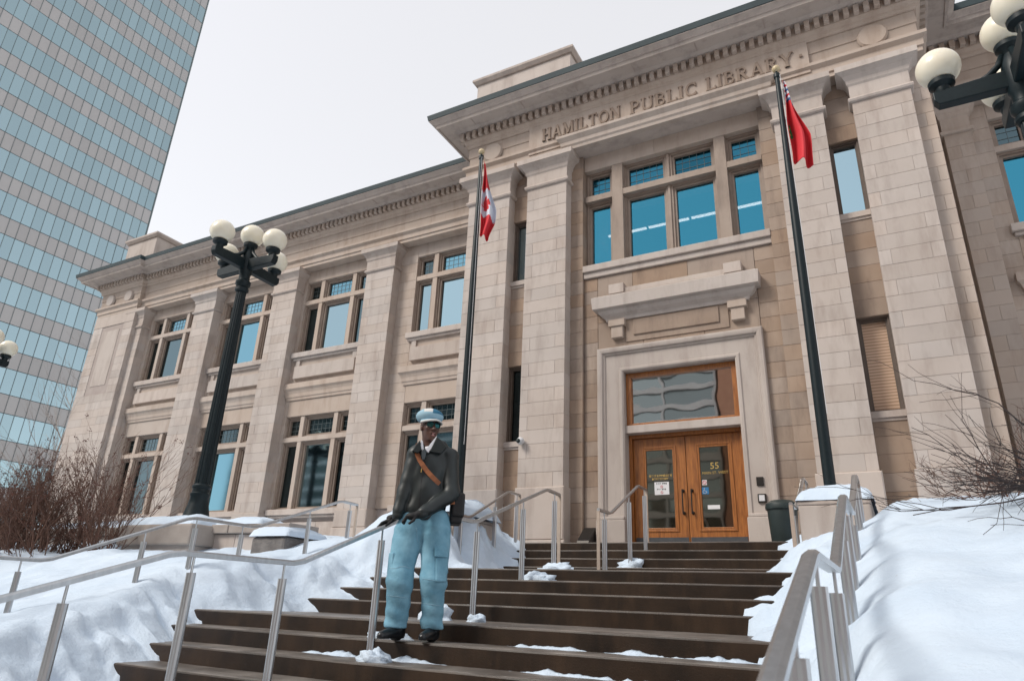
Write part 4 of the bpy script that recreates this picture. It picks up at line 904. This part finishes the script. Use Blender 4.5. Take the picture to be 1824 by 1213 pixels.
def tree(label, base, h, seed):
    rng = random.Random(seed); t = thing('young_tree', label, 'tree', base); mb = MB(); p = Vector(base); pts = [p.copy()]; d = Vector((0.02, 0, 1))
    for i in range(8):
        d = (d+Vector((rng.uniform(-1, 1), rng.uniform(-1, 1), 0.4))*0.04).normalized(); p = p+d*h/8; pts.append(p.copy())
    mb.tube(pts, [0.06*(1-i/9.5) for i in range(9)], 7); mb.build('trunk', 'bark_pale', t, smooth=True)
    cr = MB()
    for i in range(2, 9):
        for k in range(4):
            a = rng.uniform(0, 6.28); nd = Vector((math.cos(a), math.sin(a), 0.9)).normalized()
            grow(cr, None, pts[i].copy(), nd, h*0.22*(1.15-i/9), 0.018*(1.1-i/10), 2, 0.4, 0.35, rng, 3, 0.14)
    cr.build('crown', 'bark_pale', t, kind='stuff')
tree('slim leafless young tree with pale twigs before the glass tower', (-27.0, 13.6, 0.8), 8.6, 5)
# ================================================================ the man on the steps
MBASE = Vector((-3.50, 4.86, -0.295))
MVD = Vector((MBASE.x, MBASE.y, 0)).normalized(); MU = Vector((MVD.y*1.0, -MVD.x, 0)); MV = -MVD     # image right, towards viewer
def mp(px, py, dep=0.0):
    """point on the upright plane through the man's feet, moved dep metres towards the viewer"""
    d = ray(px, py); t = ((MBASE+MV*dep).dot(MV))/d.dot(MV); return d*t
PX = (mp(760, 900)-mp(750, 900)).length/10
man = thing('person', 'person in flat cap, black leather jacket and pale blue jeans walking down the steps', 'person', MBASE)
def smin(a, b, k):
    h = np.clip(0.5+0.5*(b-a)/k, 0, 1); return b*(1-h)+a*h-k*h*(1-h)
def rcone(P, a, b, ra, rb):
    a = np.array(a); b = np.array(b); ba = b-a; l2 = ba@ba; t = np.clip(((P-a)@ba)/l2, 0, 1)
    return np.linalg.norm(P-a-t[..., None]*ba, axis=-1)-(ra+(rb-ra)*t)
def econe(P, a, b, ra, rb, ax, fl):
    """cone flattened along unit axis ax by factor fl (<1 thinner)"""
    a = np.array(a); b = np.array(b); ax = np.array(ax); ba = b-a; l2 = ba@ba; t = np.clip(((P-a)@ba)/l2, 0, 1)
    q = P-a-t[..., None]*ba; c = q@ax; q2 = q+np.outer(c.ravel(), ax).reshape(q.shape)*(1/fl-1)
    return (np.linalg.norm(q2, axis=-1)-(ra+(rb-ra)*t))*0.8
def ellip(P, c, r, axes=None):
    q = P-np.array(c)
    if axes is not None: q = np.stack([q@np.array(a) for a in axes], -1)
    r = np.array(r); k0 = np.linalg.norm(q/r, axis=-1); k1 = np.linalg.norm(q/(r*r), axis=-1)
    return k0*(k0-1)/np.maximum(k1, 1e-6)
def surface(fn, lo, hi, res):
    """naive surface nets over a signed distance function"""
    n = [int(math.ceil((h-l)/res))+2 for l, h in zip(lo, hi)]
    g = np.stack(np.meshgrid(*[l+np.arange(k)*res for l, k in zip(lo, n)], indexing='ij'), -1)
    D = fn(g)
    S = D < 0
    idx = -np.ones([k-1 for k in n], int)
    cnt = np.zeros(idx.shape, int); acc = np.zeros(idx.shape+(3,))
    corners = [(i, j, k) for i in (0, 1) for j in (0, 1) for k in (0, 1)]
    sl = lambda c: tuple(slice(o, o+m) for o, m in zip(c, idx.shape))
    for a in corners:
        for ax in range(3):
            if a[ax] == 0:
                b = list(a); b[ax] = 1; b = tuple(b)
                da, db = D[sl(a)], D[sl(b)]; cr = (da < 0) != (db < 0)
                t = np.where(cr, da/np.where(cr, da-db, 1), 0)
                pt = np.zeros(idx.shape+(3,)); pt[...] = np.array(a, float); pt[..., ax] += t
                acc += pt*cr[..., None]; cnt += cr
    act = cnt > 0; idx[act] = np.arange(act.sum())
    pos = np.argwhere(act)+acc[act]/cnt[act][:, None]
    verts = np.array(lo)+pos*res; faces = []
    for ax in range(3):
        u, v = [(1, 2), (2, 0), (0, 1)][ax]
        a = [slice(1, -1)]*3; a[ax] = slice(0, -1); b = list(a); b[ax] = slice(1, None)
        A = S[tuple(a)]; Bm = S[tuple(b)]
        for I in np.argwhere(A != Bm):
            c = [0, 0, 0]
            for m in range(3): c[m] = I[m]+(0 if m == ax else 1)
            q = []
            for du, dv in ((0, 0), (-1, 0), (-1, -1), (0, -1)):
                w_ = list(c); w_[u] += du; w_[v] += dv; q.append(idx[tuple(w_)])
            if min(q) < 0: continue
            faces.append(q if A[tuple(I)] else q[::-1])
    return verts, faces
def sdf_obj(name, fn, pts, pad, res, mat, parent, smooth_it=2):
    P = np.array([tuple(p) for p in pts]); lo = P.min(0)-pad; hi = P.max(0)+pad
    v, f = surface(fn, lo, hi, res)
    me = bpy.data.meshes.new(name); me.from_pydata([tuple(p) for p in v], [], f)
    for m in ([mat] if isinstance(mat, str) else mat): me.materials.append(M[m])
    me.polygons.foreach_set('use_smooth', [True]*len(me.polygons))
    o = bpy.data.objects.new(name, me); link(o, parent)
    if smooth_it:
        s = o.modifiers.new('smooth', 'SMOOTH'); s.factor = 0.5; s.iterations = smooth_it
    return o
def wave(P, ax, freq, ph=0.0): return np.sin((P@np.array(ax))*freq+ph)
def cloth_mat(name, c1, c2, scale, rough, bump, bscale, bdist, spec=0.5, coat=0.0):
    m = surf(name, c1, c2, scale, rough, bump=bump, bscale=bscale, bdist=bdist, coat=coat); return m
cloth_mat('leather', (0.012, 0.019, 0.020), (0.008, 0.013, 0.014), 6, 0.46, 0.10, 9, 0.015)
cloth_mat('denim', (0.22, 0.43, 0.55), (0.11, 0.275, 0.385), 7, 0.9, 0.5, 26, 0.012)
cloth_mat('denim_dark', (0.028, 0.14, 0.235), (0.02, 0.115, 0.20), 9, 0.9, 0.3, 60, 0.006)
cloth_mat('denim_pale', (0.30, 0.46, 0.55), (0.24, 0.40, 0.50), 9, 0.9, 0.3, 60, 0.006)
cloth_mat('cream_cloth', (0.62, 0.62, 0.60), (0.55, 0.55, 0.54), 9, 0.9, 0.2, 60, 0.005)
cloth_mat('shirt_white', (0.70, 0.71, 0.75), (0.64, 0.65, 0.70), 9, 0.8, 0.2, 40, 0.006)
cloth_mat('skin', (0.085, 0.036, 0.024), (0.065, 0.027, 0.018), 14, 0.45, 0.1, 120, 0.002)
cloth_mat('lips', (0.42, 0.17, 0.16), (0.36, 0.14, 0.13), 14, 0.4, 0.1, 120, 0.002)
cloth_mat('teeth', (0.6, 0.56, 0.5), (0.58, 0.54, 0.5), 14, 0.4, 0.0, 120, 0.002)
cloth_mat('glove_black', (0.006, 0.006, 0.007), (0.004, 0.004, 0.005), 14, 0.7, 0.3, 60, 0.004)
cloth_mat('boot_leather', (0.008, 0.010, 0.012), (0.006, 0.007, 0.009), 9, 0.3, 0.15, 30, 0.008)
cloth_mat('strap_tan', (0.30, 0.105, 0.038), (0.24, 0.080, 0.030), 12, 0.5, 0.2, 60, 0.004)
cloth_mat('bag_black', (0.008, 0.009, 0.010), (0.006, 0.006, 0.008), 9, 0.6, 0.3, 40, 0.006)
cloth_mat('tie_grey', (0.06, 0.075, 0.085), (0.03, 0.04, 0.048), 60, 0.7, 0.2, 60, 0.004)
glass_mat('lens_blue', (0.045, 0.20, 0.245), 0.08)
UA, VA, ZA = tuple(MU), tuple(MV), (0, 0, 1)
# ---- jeans: baggy cargo legs
hipL, hipR = mp(727, 945, 0.0), mp(778, 945, 0.02)
kneeL, kneeR = mp(712, 1035, 0.06), mp(772, 1035, 0.08)
hemL, hemR = mp(705, 1118, 0.02), mp(768, 1122, 0.03)
waL, waR = mp(738, 915, 0.0), mp(785, 915, 0.0)
def jeans(P):
    d = econe(P, mp(741, 928), mp(778, 928), 0.118, 0.118, VA, 0.85)
    d = smin(d, econe(P, hipL, kneeL, 0.120, 0.102, VA, 0.95), 0.05); d = smin(d, econe(P, kneeL, hemL, 0.102, 0.086, VA, 0.95), 0.05)
    d2 = smin(econe(P, hipR, kneeR, 0.122, 0.102, VA, 0.95), econe(P, kneeR, hemR, 0.102, 0.083, VA, 0.95), 0.05)
    d = smin(d, d2, 0.03)
    z = P[..., 2]; zh = hemL.z
    lowf = np.clip((zh+0.30-z)/0.30, 0, 1); kn = np.exp(-((z-kneeL.z)/0.10)**2); cr = np.exp(-((z-hipL.z)/0.09)**2)
    a = wave(P, (0.25*MU.x, 0.25*MU.y, 1), 58)+0.7*wave(P, (0.9*MU.x+0.4*MV.x, 0.9*MU.y+0.4*MV.y, 0.8), 47, 1)
    b = wave(P, (MU.x*0.8, MU.y*0.8, 0.35), 33, 0.6)
    return d+0.006*a*(lowf+0.55*kn+0.5*cr)*0.8+0.004*b
def jeans_cut(P):
    d = jeans(P); d = np.maximum(d, P[..., 2]-(mp(760, 905).z)); d = np.maximum(d, hemL.z-0.0-P[..., 2]); return d
jo = sdf_obj('jeans', jeans_cut, [hipL, hipR, kneeL, kneeR, hemL, hemR, waL], 0.20, 0.0085, 'denim', man, 2)
# cargo pockets and seams
def slab(name, c, hu, hv, hz, mat, parent, tilt=0.0, out=MV, bev=0.006):
    """small flap lying on the cloth: centre c, half sizes along image-right, outwards, up"""
    c = Vector(c); u = Vector((-out.y, out.x, 0)).normalized(); w = Vector((0, 0, 1))
    u2 = u*math.cos(tilt)+w*math.sin(tilt); w2 = -u*math.sin(tilt)+w*math.cos(tilt)
    vs = [c+u2*(a*hu)+out*(b*hv)+w2*(e*hz) for e in (-1, 1) for b in (-1, 1) for a in (-1, 1)]
    return MB().add(vs, [(0, 1, 3, 2), (4, 6, 7, 5), (0, 4, 5, 1), (1, 5, 7, 3), (3, 7, 6, 2), (2, 6, 4, 0)]).build(name, mat, parent, bevel=bev)
OUTL = (-MU*0.9+MV*0.4).normalized(); slab('cargo_pocket', mp(697, 1003, 0.07), 0.05, 0.014, 0.085, 'denim', jo, 0.0, OUTL, 0.01)
def jfront(px, py, off=0.003):
    d = ray(px, py).normalized(); a = mp(px, py, 0.45).length; ts = np.linspace(a, a+0.8, 320)
    P = np.outer(ts, np.array(d)); v = jeans(P[None])[0]; k = np.argmax(v < 0)
    return d*(ts[k]-off) if v[k] < 0 else None
for line in ([(694+i*5, 1010+2*math.sin(i)) for i in range(10)], [(689+i*5, 1060+i*0.6) for i in range(9)], [(752+i*5, 1030+i*0.8) for i in range(10)], [(753+i*5, 1074+i*0.7) for i in range(9)],
             [(798-i*0.35, 960+i*12) for i in range(13)], [(742+i*0.3, 940+i*5) for i in range(6)]):
    pts = [q for q in (jfront(x, y) for x, y in line) if q]
    if len(pts) > 2:
        sb = MB().tube(pts, 0.0018, 5); sb.build('seam', 'denim_pale', jo, smooth=True)
def patch(name, x0, x1, y0, y1, off, mat, skew=0.0):
    """cloth patch lying on the leg"""
    nx, ny = 10, 14; vs = []; last = None
    for i in range(ny+1):
        for j in range(nx+1):
            x = x0+(x1-x0)*j/nx; y = y0+(y1-y0)*i/ny+skew*(x-x0); q_ = jfront(x, y, off)
            if q_ is None: q_ = (last if last is not None else mp(x, y, 0.1))
            vs.append(q_); last = q_
    o = MB().add(vs, [(i*(nx+1)+j, i*(nx+1)+j+1, (i+1)*(nx+1)+j+1, (i+1)*(nx+1)+j) for i in range(ny) for j in range(nx)]).build(name, mat, jo, smooth=True)
    sd = o.modifiers.new('s', 'SOLIDIFY'); sd.thickness = 0.012; sd.offset = 0; return o
patch('cargo_pocket', 776, 797, 990, 1036, 0.010, 'denim'); patch('pocket_flap', 774, 798, 974, 991, 0.020, 'denim', 0.08)
# ---- boots
def boot(name, heel, toe, sole_z):
    h = np.array(heel); t = np.array(toe); dirv = (t-h); dirv[2] = 0; dirv /= np.linalg.norm(dirv)
    up = np.array((0, 0, 1.0)); side = np.cross(dirv, up)
    def fn(P):
        a = h+up*0.05
        d = rcone(P, h+up*0.05+dirv*0.02, h+up*0.15+dirv*0.01, 0.046, 0.052)
        d = smin(d, econe(P, h+up*0.052+dirv*0.02, t+up*0.036-dirv*0.045, 0.048, 0.038, side, 0.92), 0.03)
        d = smin(d, econe(P, h+up*0.085+dirv*0.05, t+up*0.045-dirv*0.09, 0.036, 0.030, side, 1.0), 0.03)
        d = np.maximum(d, (h[2]+0.002)-P[..., 2])
        q = P-h; al = q@dirv
        arch = np.maximum(np.maximum(0.028-al, al-0.085)*-1, P[..., 2]-(h[2]+0.018))
        return np.maximum(d, -arch)
    o = sdf_obj(name, fn, [heel, toe], 0.16, 0.006, 'boot_leather', man, 2); return o
fz = MBASE.z
def onstep(px, py, z): d = ray(px, py); return d*(z/d.z)
bl_h = mp(712, 1136, -0.01); bl_h.z = fz; bl_t = bl_h-MU*0.165+MV*0.215; bl_t.z = fz
boot('boot', bl_h, bl_t, fz)
br_h = mp(772, 1138, 0.0); br_h.z = fz; br_t = br_h-MU*0.105+MV*0.24; br_t.z = fz
boot('boot', br_h, br_t, fz)
# ---- jacket
shL, shR = mp(742, 812, 0.0), mp(800, 815, -0.03)
elL, elR = mp(722, 872, 0.02), mp(804, 880, 0.05)
wrL, wrR = mp(708, 917, 0.05), mp(752, 914, 0.19)
neck = mp(768, 790, 0.0)
def jacket(P):
    d = econe(P, mp(764, 822, 0), mp(758, 905, 0.0), 0.160, 0.176, VA, 0.66)
    d = smin(d, econe(P, shL, shR, 0.072, 0.074, VA, 0.95), 0.05)
    d = smin(d, econe(P, mp(756, 800, -0.01), mp(784, 800, -0.01), 0.055, 0.058, VA, 0.9), 0.06)
    aL = smin(rcone(P, shL, elL, 0.080, 0.064), rcone(P, elL, wrL, 0.064, 0.050), 0.02)
    aR = smin(rcone(P, shR, elR, 0.084, 0.070), rcone(P, elR, wrR, 0.070, 0.050), 0.025)
    arms = np.minimum(aL, aR)
    fold = wave(P, (0.42*MU.x+0.2*MV.x, 0.42*MU.y+0.2*MV.y, 0.88), 52, 0.7*np.sin((P@np.array(UA))*19)+0.4)
    nearE = np.exp(-(np.linalg.norm(P-np.array(elR), axis=-1)/0.11)**2)+np.exp(-(np.linalg.norm(P-np.array(elL), axis=-1)/0.10)**2)+0.5*np.exp(-(np.linalg.norm(P-np.array(wrR), axis=-1)/0.12)**2)+0.5*np.exp(-(np.linalg.norm(P-np.array(wrL), axis=-1)/0.1)**2)
    arms = arms+0.0032*fold*np.clip(nearE+0.3, 0, 1.2)
    tf = 0.006*(wave(P, (0.8*MU.x, 0.8*MU.y, -0.6), 38, 0.5)+wave(P, (0.5*MU.x, 0.5*MU.y, 0.9), 27, 2.0))
    d = smin(d+tf, arms, 0.018)
    zb = mp(760, 929).z
    band = np.exp(-((P[..., 2]-(zb+0.045))/0.012)**2); d = d+0.005*band
    return np.maximum(d, zb-P[..., 2])
def jacket_open(P):
    d = jacket(P)
    hole = rcone(P, mp(757, 815, 0.15), mp(766, 775, 0.05), 0.016, 0.072)
    return np.maximum(d, -hole)
ja = sdf_obj('jacket', jacket_open, [shL, shR, elL, elR, wrL, wrR, mp(760, 930), mp(765, 785)], 0.16, 0.008, 'leather', man, 2)
def tagstrip(name, pts, w_, mat, parent, th=0.004, normal=None):
    """ribbon along pts facing the viewer"""
    pts = [Vector(p) for p in pts]; vs = []
    nn = normal or MV
    for i, p in enumerate(pts):
        d = (pts[min(i+1, len(pts)-1)]-pts[max(i-1, 0)]).normalized(); s = d.cross(nn).normalized()*w_/2
        vs += [p-s, p+s, p+s-nn*th*2, p-s-nn*th*2]
    n = len(pts)
    return MB().add(vs, [(i*4+j, i*4+(j+1) % 4, i*4+4+(j+1) % 4, i*4+4+j) for i in range(n-1) for j in range(4)]+[(0, 1, 2, 3), (n*4-4, n*4-3, n*4-2, n*4-1)]).build(name, mat, parent)
def front(px, py, off=0.006):
    """point on the jacket surface along the viewing ray"""
    d = ray(px, py).normalized(); a = mp(px, py, 0.45).length; ts = np.linspace(a, a+0.7, 280)
    P = np.outer(ts, np.array(d)); v = jacket(P[None])[0]; k = np.argmax(v < 0)
    return d*(ts[k]-off) if v[k] < 0 else mp(px, py, 0.12)
tagstrip('zip', [front(x, y, 0.003) for x, y in ((757, 822), (755, 835), (752, 850), (750, 870), (748, 890), (746, 905), (745, 924))], 0.011, 'bag_black', ja)
tagstrip('zip_pull', [front(751, 834, 0.012), front(750, 841, 0.012)], 0.008, 'gold', ja)
for sgn, pts in ((-1, [(748, 784), (741, 792), (734, 803), (744, 807), (751, 801)]), (1, [(778, 778), (786, 784), (796, 796), (785, 808), (764, 804), (768, 799)])):
    c = [mp(x, y, 0.125 if sgn < 0 else 0.12) for x, y in pts]; n = len(c)
    vs = [p+MV*0.008 for p in c]+[p-MV*0.05 for p in c]
    MB().add(vs, [tuple(range(n)), tuple(range(n, 2*n))[::-1]]+[(j, (j+1) % n, n+(j+1) % n, n+j) for j in range(n)]).build('collar', 'leather', ja, bevel=0.006)
# ---- shirt and tie
def shirt(P):
    d = econe(P, mp(762, 822, 0.02), mp(764, 806, 0.02), 0.088, 0.066, VA, 0.9)
    d = smin(d, rcone(P, mp(764, 806, 0.005), mp(764, 803, 0.0), 0.062, 0.050), 0.02)
    return d
so = sdf_obj('shirt', shirt, [mp(763, 822), mp(768, 786)], 0.12, 0.007, 'shirt_white', man, 1)
for pts in ([(750, 783), (753, 785), (755, 800), (753, 803), (749, 799)], [(778, 776), (774, 781), (762, 796), (758, 802), (763, 806), (776, 788)]):
    c = [mp(x, y, 0.122) for x, y in pts]; n = len(c); vs = c+[p-MV*0.03 for p in c]
    MB().add(vs, [tuple(range(n)), tuple(range(n, 2*n))[::-1]]+[(j, (j+1) % n, n+(j+1) % n, n+j) for j in range(n)]).build('shirt_collar', 'shirt_white', so, bevel=0.003)
c = [mp(x, y, 0.135) for x, y in ((753, 800), (757, 799), (760, 802), (759, 808), (757, 817), (753, 819), (751, 811), (751, 804))]; n = len(c)
MB().add(c+[p-MV*0.03 for p in c], [tuple(range(n)), tuple(range(n, 2*n))[::-1]]+[(j, (j+1) % n, n+(j+1) % n, n+j) for j in range(n)]).build('tie', 'tie_grey', so, bevel=0.004)
# ---- head: turned towards image right
hc = mp(766.0, 761.5, 0.02)
FD = (MV*0.92+MU*0.38+Vector((0, 0, -0.0))).normalized(); FS = Vector((-FD.y, FD.x, 0)); FU = Vector((0, 0, 1))           # face forward, face side, up
def hp(f, s, u): return hc+FD*f+FS*s+FU*u
AX = (tuple(FS), tuple(FD), tuple(FU))
def head(P):
    d = ellip(P, hp(-0.012, 0, 0.035), (0.077, 0.098, 0.105), AX)
    d = smin(d, ellip(P, hp(0.022, 0, -0.045), (0.060, 0.070, 0.082), AX), 0.03)
    d = smin(d, ellip(P, hp(0.060, 0, -0.112), (0.028, 0.026, 0.024), AX), 0.03)
    d = smin(d, rcone(P, hp(0.086, 0, 0.004), hp(0.108, 0, -0.034), 0.010, 0.016), 0.012)
    for s in (-1, 1):
        d = smin(d, ellip(P, hp(0.096, s*0.016, -0.036), (0.011, 0.013, 0.010), AX), 0.006)
        d = smin(d, ellip(P, hp(-0.005, s*0.077, -0.012), (0.010, 0.020, 0.032), AX), 0.008)
        d = smin(d, ellip(P, hp(0.058, s*0.043, -0.022), (0.022, 0.022, 0.020), AX), 0.02)
    d = smin(d, ellip(P, hp(0.078, 0, -0.070), (0.030, 0.018, 0.014), AX), 0.015)
    d = smin(d, ellip(P, hp(0.076, 0, -0.088), (0.027, 0.018, 0.012), AX), 0.010)
    mouth = ellip(P, hp(0.098, 0, -0.078), (0.024, 0.024, 0.0075), AX)
    d = np.maximum(d, -mouth)
    d = smin(d, rcone(P, hp(-0.018, 0, -0.06), mp(764, 806, 0.0), 0.056, 0.060), 0.025)
    return d
body = sdf_obj('body', head, [hp(0, 0, 0.1), hp(0.1, 0, 0), hp(0, 0.08, 0), hp(0, -0.08, 0), mp(765, 812)], 0.07, 0.0055, 'skin', man, 1)
sdf_obj('lips', lambda P: np.maximum(np.minimum(ellip(P, hp(0.085, 0, -0.0685), (0.024, 0.012, 0.0050), AX), ellip(P, hp(0.084, 0, -0.089), (0.022, 0.012, 0.0065), AX)), -1), [hp(0.09, 0, -0.07)], 0.04, 0.003, 'lips', body, 1)
MB().ball(tuple(hp(0.070, 0, -0.077)), 0.016, 12, 8, 0.4).build('teeth', 'teeth', body, smooth=True)
# ---- sunglasses
sg = MB()
for s in (-1, 1):
    c = hp(0.090-0.006, s*0.033, 0.006); n = 18
    ring_ = [c+FS*(math.cos(2*math.pi*j/n)*0.030)+FU*(math.sin(2*math.pi*j/n)*0.0255)-FD*(0.012*s*math.cos(2*math.pi*j/n)) for j in range(n)]
    back = [p-FD*0.006 for p in ring_]
    sg.add(ring_+back, [tuple(range(n)), tuple(range(n, 2*n))[::-1]]+[(j, (j+1) % n, n+(j+1) % n, n+j) for j in range(n)])
go = sg.build('sunglasses', 'lens_blue', man)
fr = MB()
for s in (-1, 1):
    c = hp(0.087, s*0.033, 0.006); n = 18
    fr.tube([c+FS*(math.cos(2*math.pi*j/n)*0.031)+FU*(math.sin(2*math.pi*j/n)*0.0265)-FD*(0.012*s*math.cos(2*math.pi*j/n)) for j in range(n+1)], 0.0028, 6)
    fr.tube([hp(0.075, s*0.063, 0.013), hp(0.03, s*0.080, 0.012), hp(-0.02, s*0.084, 0.008)], 0.003, 6)
fr.tube([hp(0.088, -0.006, 0.010), hp(0.092, 0, 0.013), hp(0.088, 0.006, 0.010)], 0.003, 6)
fr.build('glasses_frame', 'bag_black', go, smooth=True)
# ---- patchwork flat cap
cc = hp(-0.022, 0, 0.085)
def cap(P):
    d = ellip(P, cc+FU*0.018-FD*0.004, (0.121, 0.133, 0.072), AX)
    d = smin(d, ellip(P, cc-FU*0.010, (0.094, 0.112, 0.042), AX), 0.02)
    q = P-np.array(cc); ang = np.arctan2(q@np.array(FS), q@np.array(FD)); seam = np.abs(np.sin(ang*2.0))
    d = d+0.004*np.exp(-(seam/0.05)**2)
    return np.maximum(d, (cc.z-0.036)-P[..., 2]-0.16*(np.clip(q@np.array(FD), -1, 1)*0.3))
co = sdf_obj('cap', cap, [cc], 0.16, 0.006, ['denim_dark', 'cream_cloth', 'denim_pale'], man, 1)
for p in co.data.polygons:
    q = Vector(p.center)-cc; a = math.atan2(q.dot(FS), q.dot(FD)); k = int((a+math.pi+0.25)/(math.pi/2)) % 4
    hx = q.dot(MU); p.material_index = 2 if q.z < 0.022 else (0 if hx > 0.022 else (1 if hx > -0.055 and q.z > 0.035 else 2))
bm_ = MB(); n = 22; vs = []
for i, (rad, drop) in enumerate(((0.0, 0.0), (0.7, 0.010), (1.0, 0.020))):
    for j in range(n+1):
        a = math.radians(-78+156*j/n); rr = 1.0
        inner = cc+FD*(0.108*math.cos(a))+FS*(0.094*math.sin(a)); ext = 0.062*math.cos(a*0.95)
        vs.append(inner+FD*(ext*rad)+FS*(0.012*rad*math.sin(a))+FU*(-0.024-drop-0.012*rad*abs(math.sin(a))))
bm_.add(vs, [(i*(n+1)+j, i*(n+1)+j+1, (i+1)*(n+1)+j+1, (i+1)*(n+1)+j) for i in range(2) for j in range(n)])
bm_.mi = [0]*n+[1]*n
pk = bm_.build('cap_peak', ['denim_pale', 'cream_cloth'], co, smooth=True); sd = pk.modifiers.new('s', 'SOLIDIFY'); sd.thickness = 0.012
# ---- gloves on the rail
def hand(name, wrist, knuck, tips, thumb):
    w_, k_ = np.array(wrist), np.array(knuck); ax = k_-w_; ax /= np.linalg.norm(ax)
    side = np.cross(ax, (0, 0, 1)); side /= np.linalg.norm(side)
    def fn(P):
        d = econe(P, w_, k_, 0.038, 0.047, (0, 0, 1), 0.66)
        for i, (t_, mid) in enumerate(tips):
            b = k_+side*(0.030-0.020*i)
            d = smin(d, np.minimum(rcone(P, b, mid, 0.0135, 0.0125), rcone(P, mid, t_, 0.0125, 0.0105)), 0.006)
        d = smin(d, np.minimum(rcone(P, w_+ax*0.03-side*0.03, thumb[0], 0.014, 0.012), rcone(P, thumb[0], thumb[1], 0.012, 0.010)), 0.008)
        return smin(d, rcone(P, w_-ax*0.06, w_, 0.036, 0.034), 0.02)
    pts = [wrist, knuck, thumb[0], thumb[1]]+[t_ for t_, m in tips]
    return sdf_obj(name, fn, pts, 0.07, 0.0042, 'glove_black', man, 1)
RX = -3.85
def railz(y): return lerp(PROF, y)+0.018
gw = Vector(wrL)
ky = 4.78; kL = Vector((RX+0.015, ky+0.06, railz(ky+0.06)+0.03))
tL = [(np.array((RX-0.028-0.004*i, ky-0.075+0.016*i+(0.012 if i in (0, 3) else 0), railz(ky-0.06)-0.012)), np.array((RX-0.006, ky-0.045+0.014*i, railz(ky-0.05)+0.020))) for i in range(4)]
hand('glove', kL+Vector((0.055, 0.055, 0.035)), kL, tL, (np.array((RX+0.032, ky+0.02, railz(ky)+0.012)), np.array((RX+0.033, ky-0.03, railz(ky-0.03)-0.006))))
w2 = Vector(wrR); k2 = w2-MU*0.085+Vector((0, 0, -0.03))+MV*0.01
s2 = Vector((-MV.x, -MV.y, 0))
t2 = [(np.array(k2-MU*(0.070-0.008*abs(i-1.3))+MV*(0.03-0.018*i)+Vector((0, 0, -0.045-0.004*i))), np.array(k2-MU*0.040+MV*(0.03-0.018*i)+Vector((0, 0, -0.008)))) for i in range(4)]
hand('glove', w2-MU*0.02+Vector((0, 0, -0.008)), k2, t2, (np.array(k2+MU*0.02+MV*0.035+Vector((0, 0, -0.035))), np.array(k2-MU*0.012+MV*0.036+Vector((0, 0, -0.06)))))
# ---- satchel on a tan strap
tagstrip('bag_strap', [mp(745, 790, 0.10)]+[front(x, y, 0.010) for x, y in ((742, 800), (743, 808), (747, 818), (753, 828), (760, 838), (768, 847), (776, 855), (783, 862))], 0.040, 'strap_tan', man)
bgc = mp(812, 908, -0.05)
def bag(P):
    q = P-np.array(bgc); c_ = np.stack([np.abs(q@np.array(MU)), np.abs(q@np.array(MV)), np.abs(q[..., 2])], -1)-np.array((0.030, 0.09, 0.105))
    return np.linalg.norm(np.maximum(c_, 0), axis=-1)+np.minimum(c_.max(-1), 0)-0.022
bo = sdf_obj('satchel', bag, [bgc], 0.19, 0.008, 'bag_black', man, 1)
def flap(P):
    q = P-np.array(bgc+MU*0.012+Vector((0, 0, 0.03))); c_ = np.stack([np.abs(q@np.array(MU)), np.abs(q@np.array(MV)), np.abs(q[..., 2])], -1)-np.array((0.034, 0.105, 0.082))
    return np.linalg.norm(np.maximum(c_, 0), axis=-1)+np.minimum(c_.max(-1), 0)-0.022
sdf_obj('satchel_flap', flap, [bgc], 0.19, 0.008, 'bag_black', bo, 1)
tagstrip('strap_tab', [mp(803, 878, 0.075), mp(806, 888, 0.085), mp(807, 898, 0.085)], 0.034, 'strap_tan', bo)
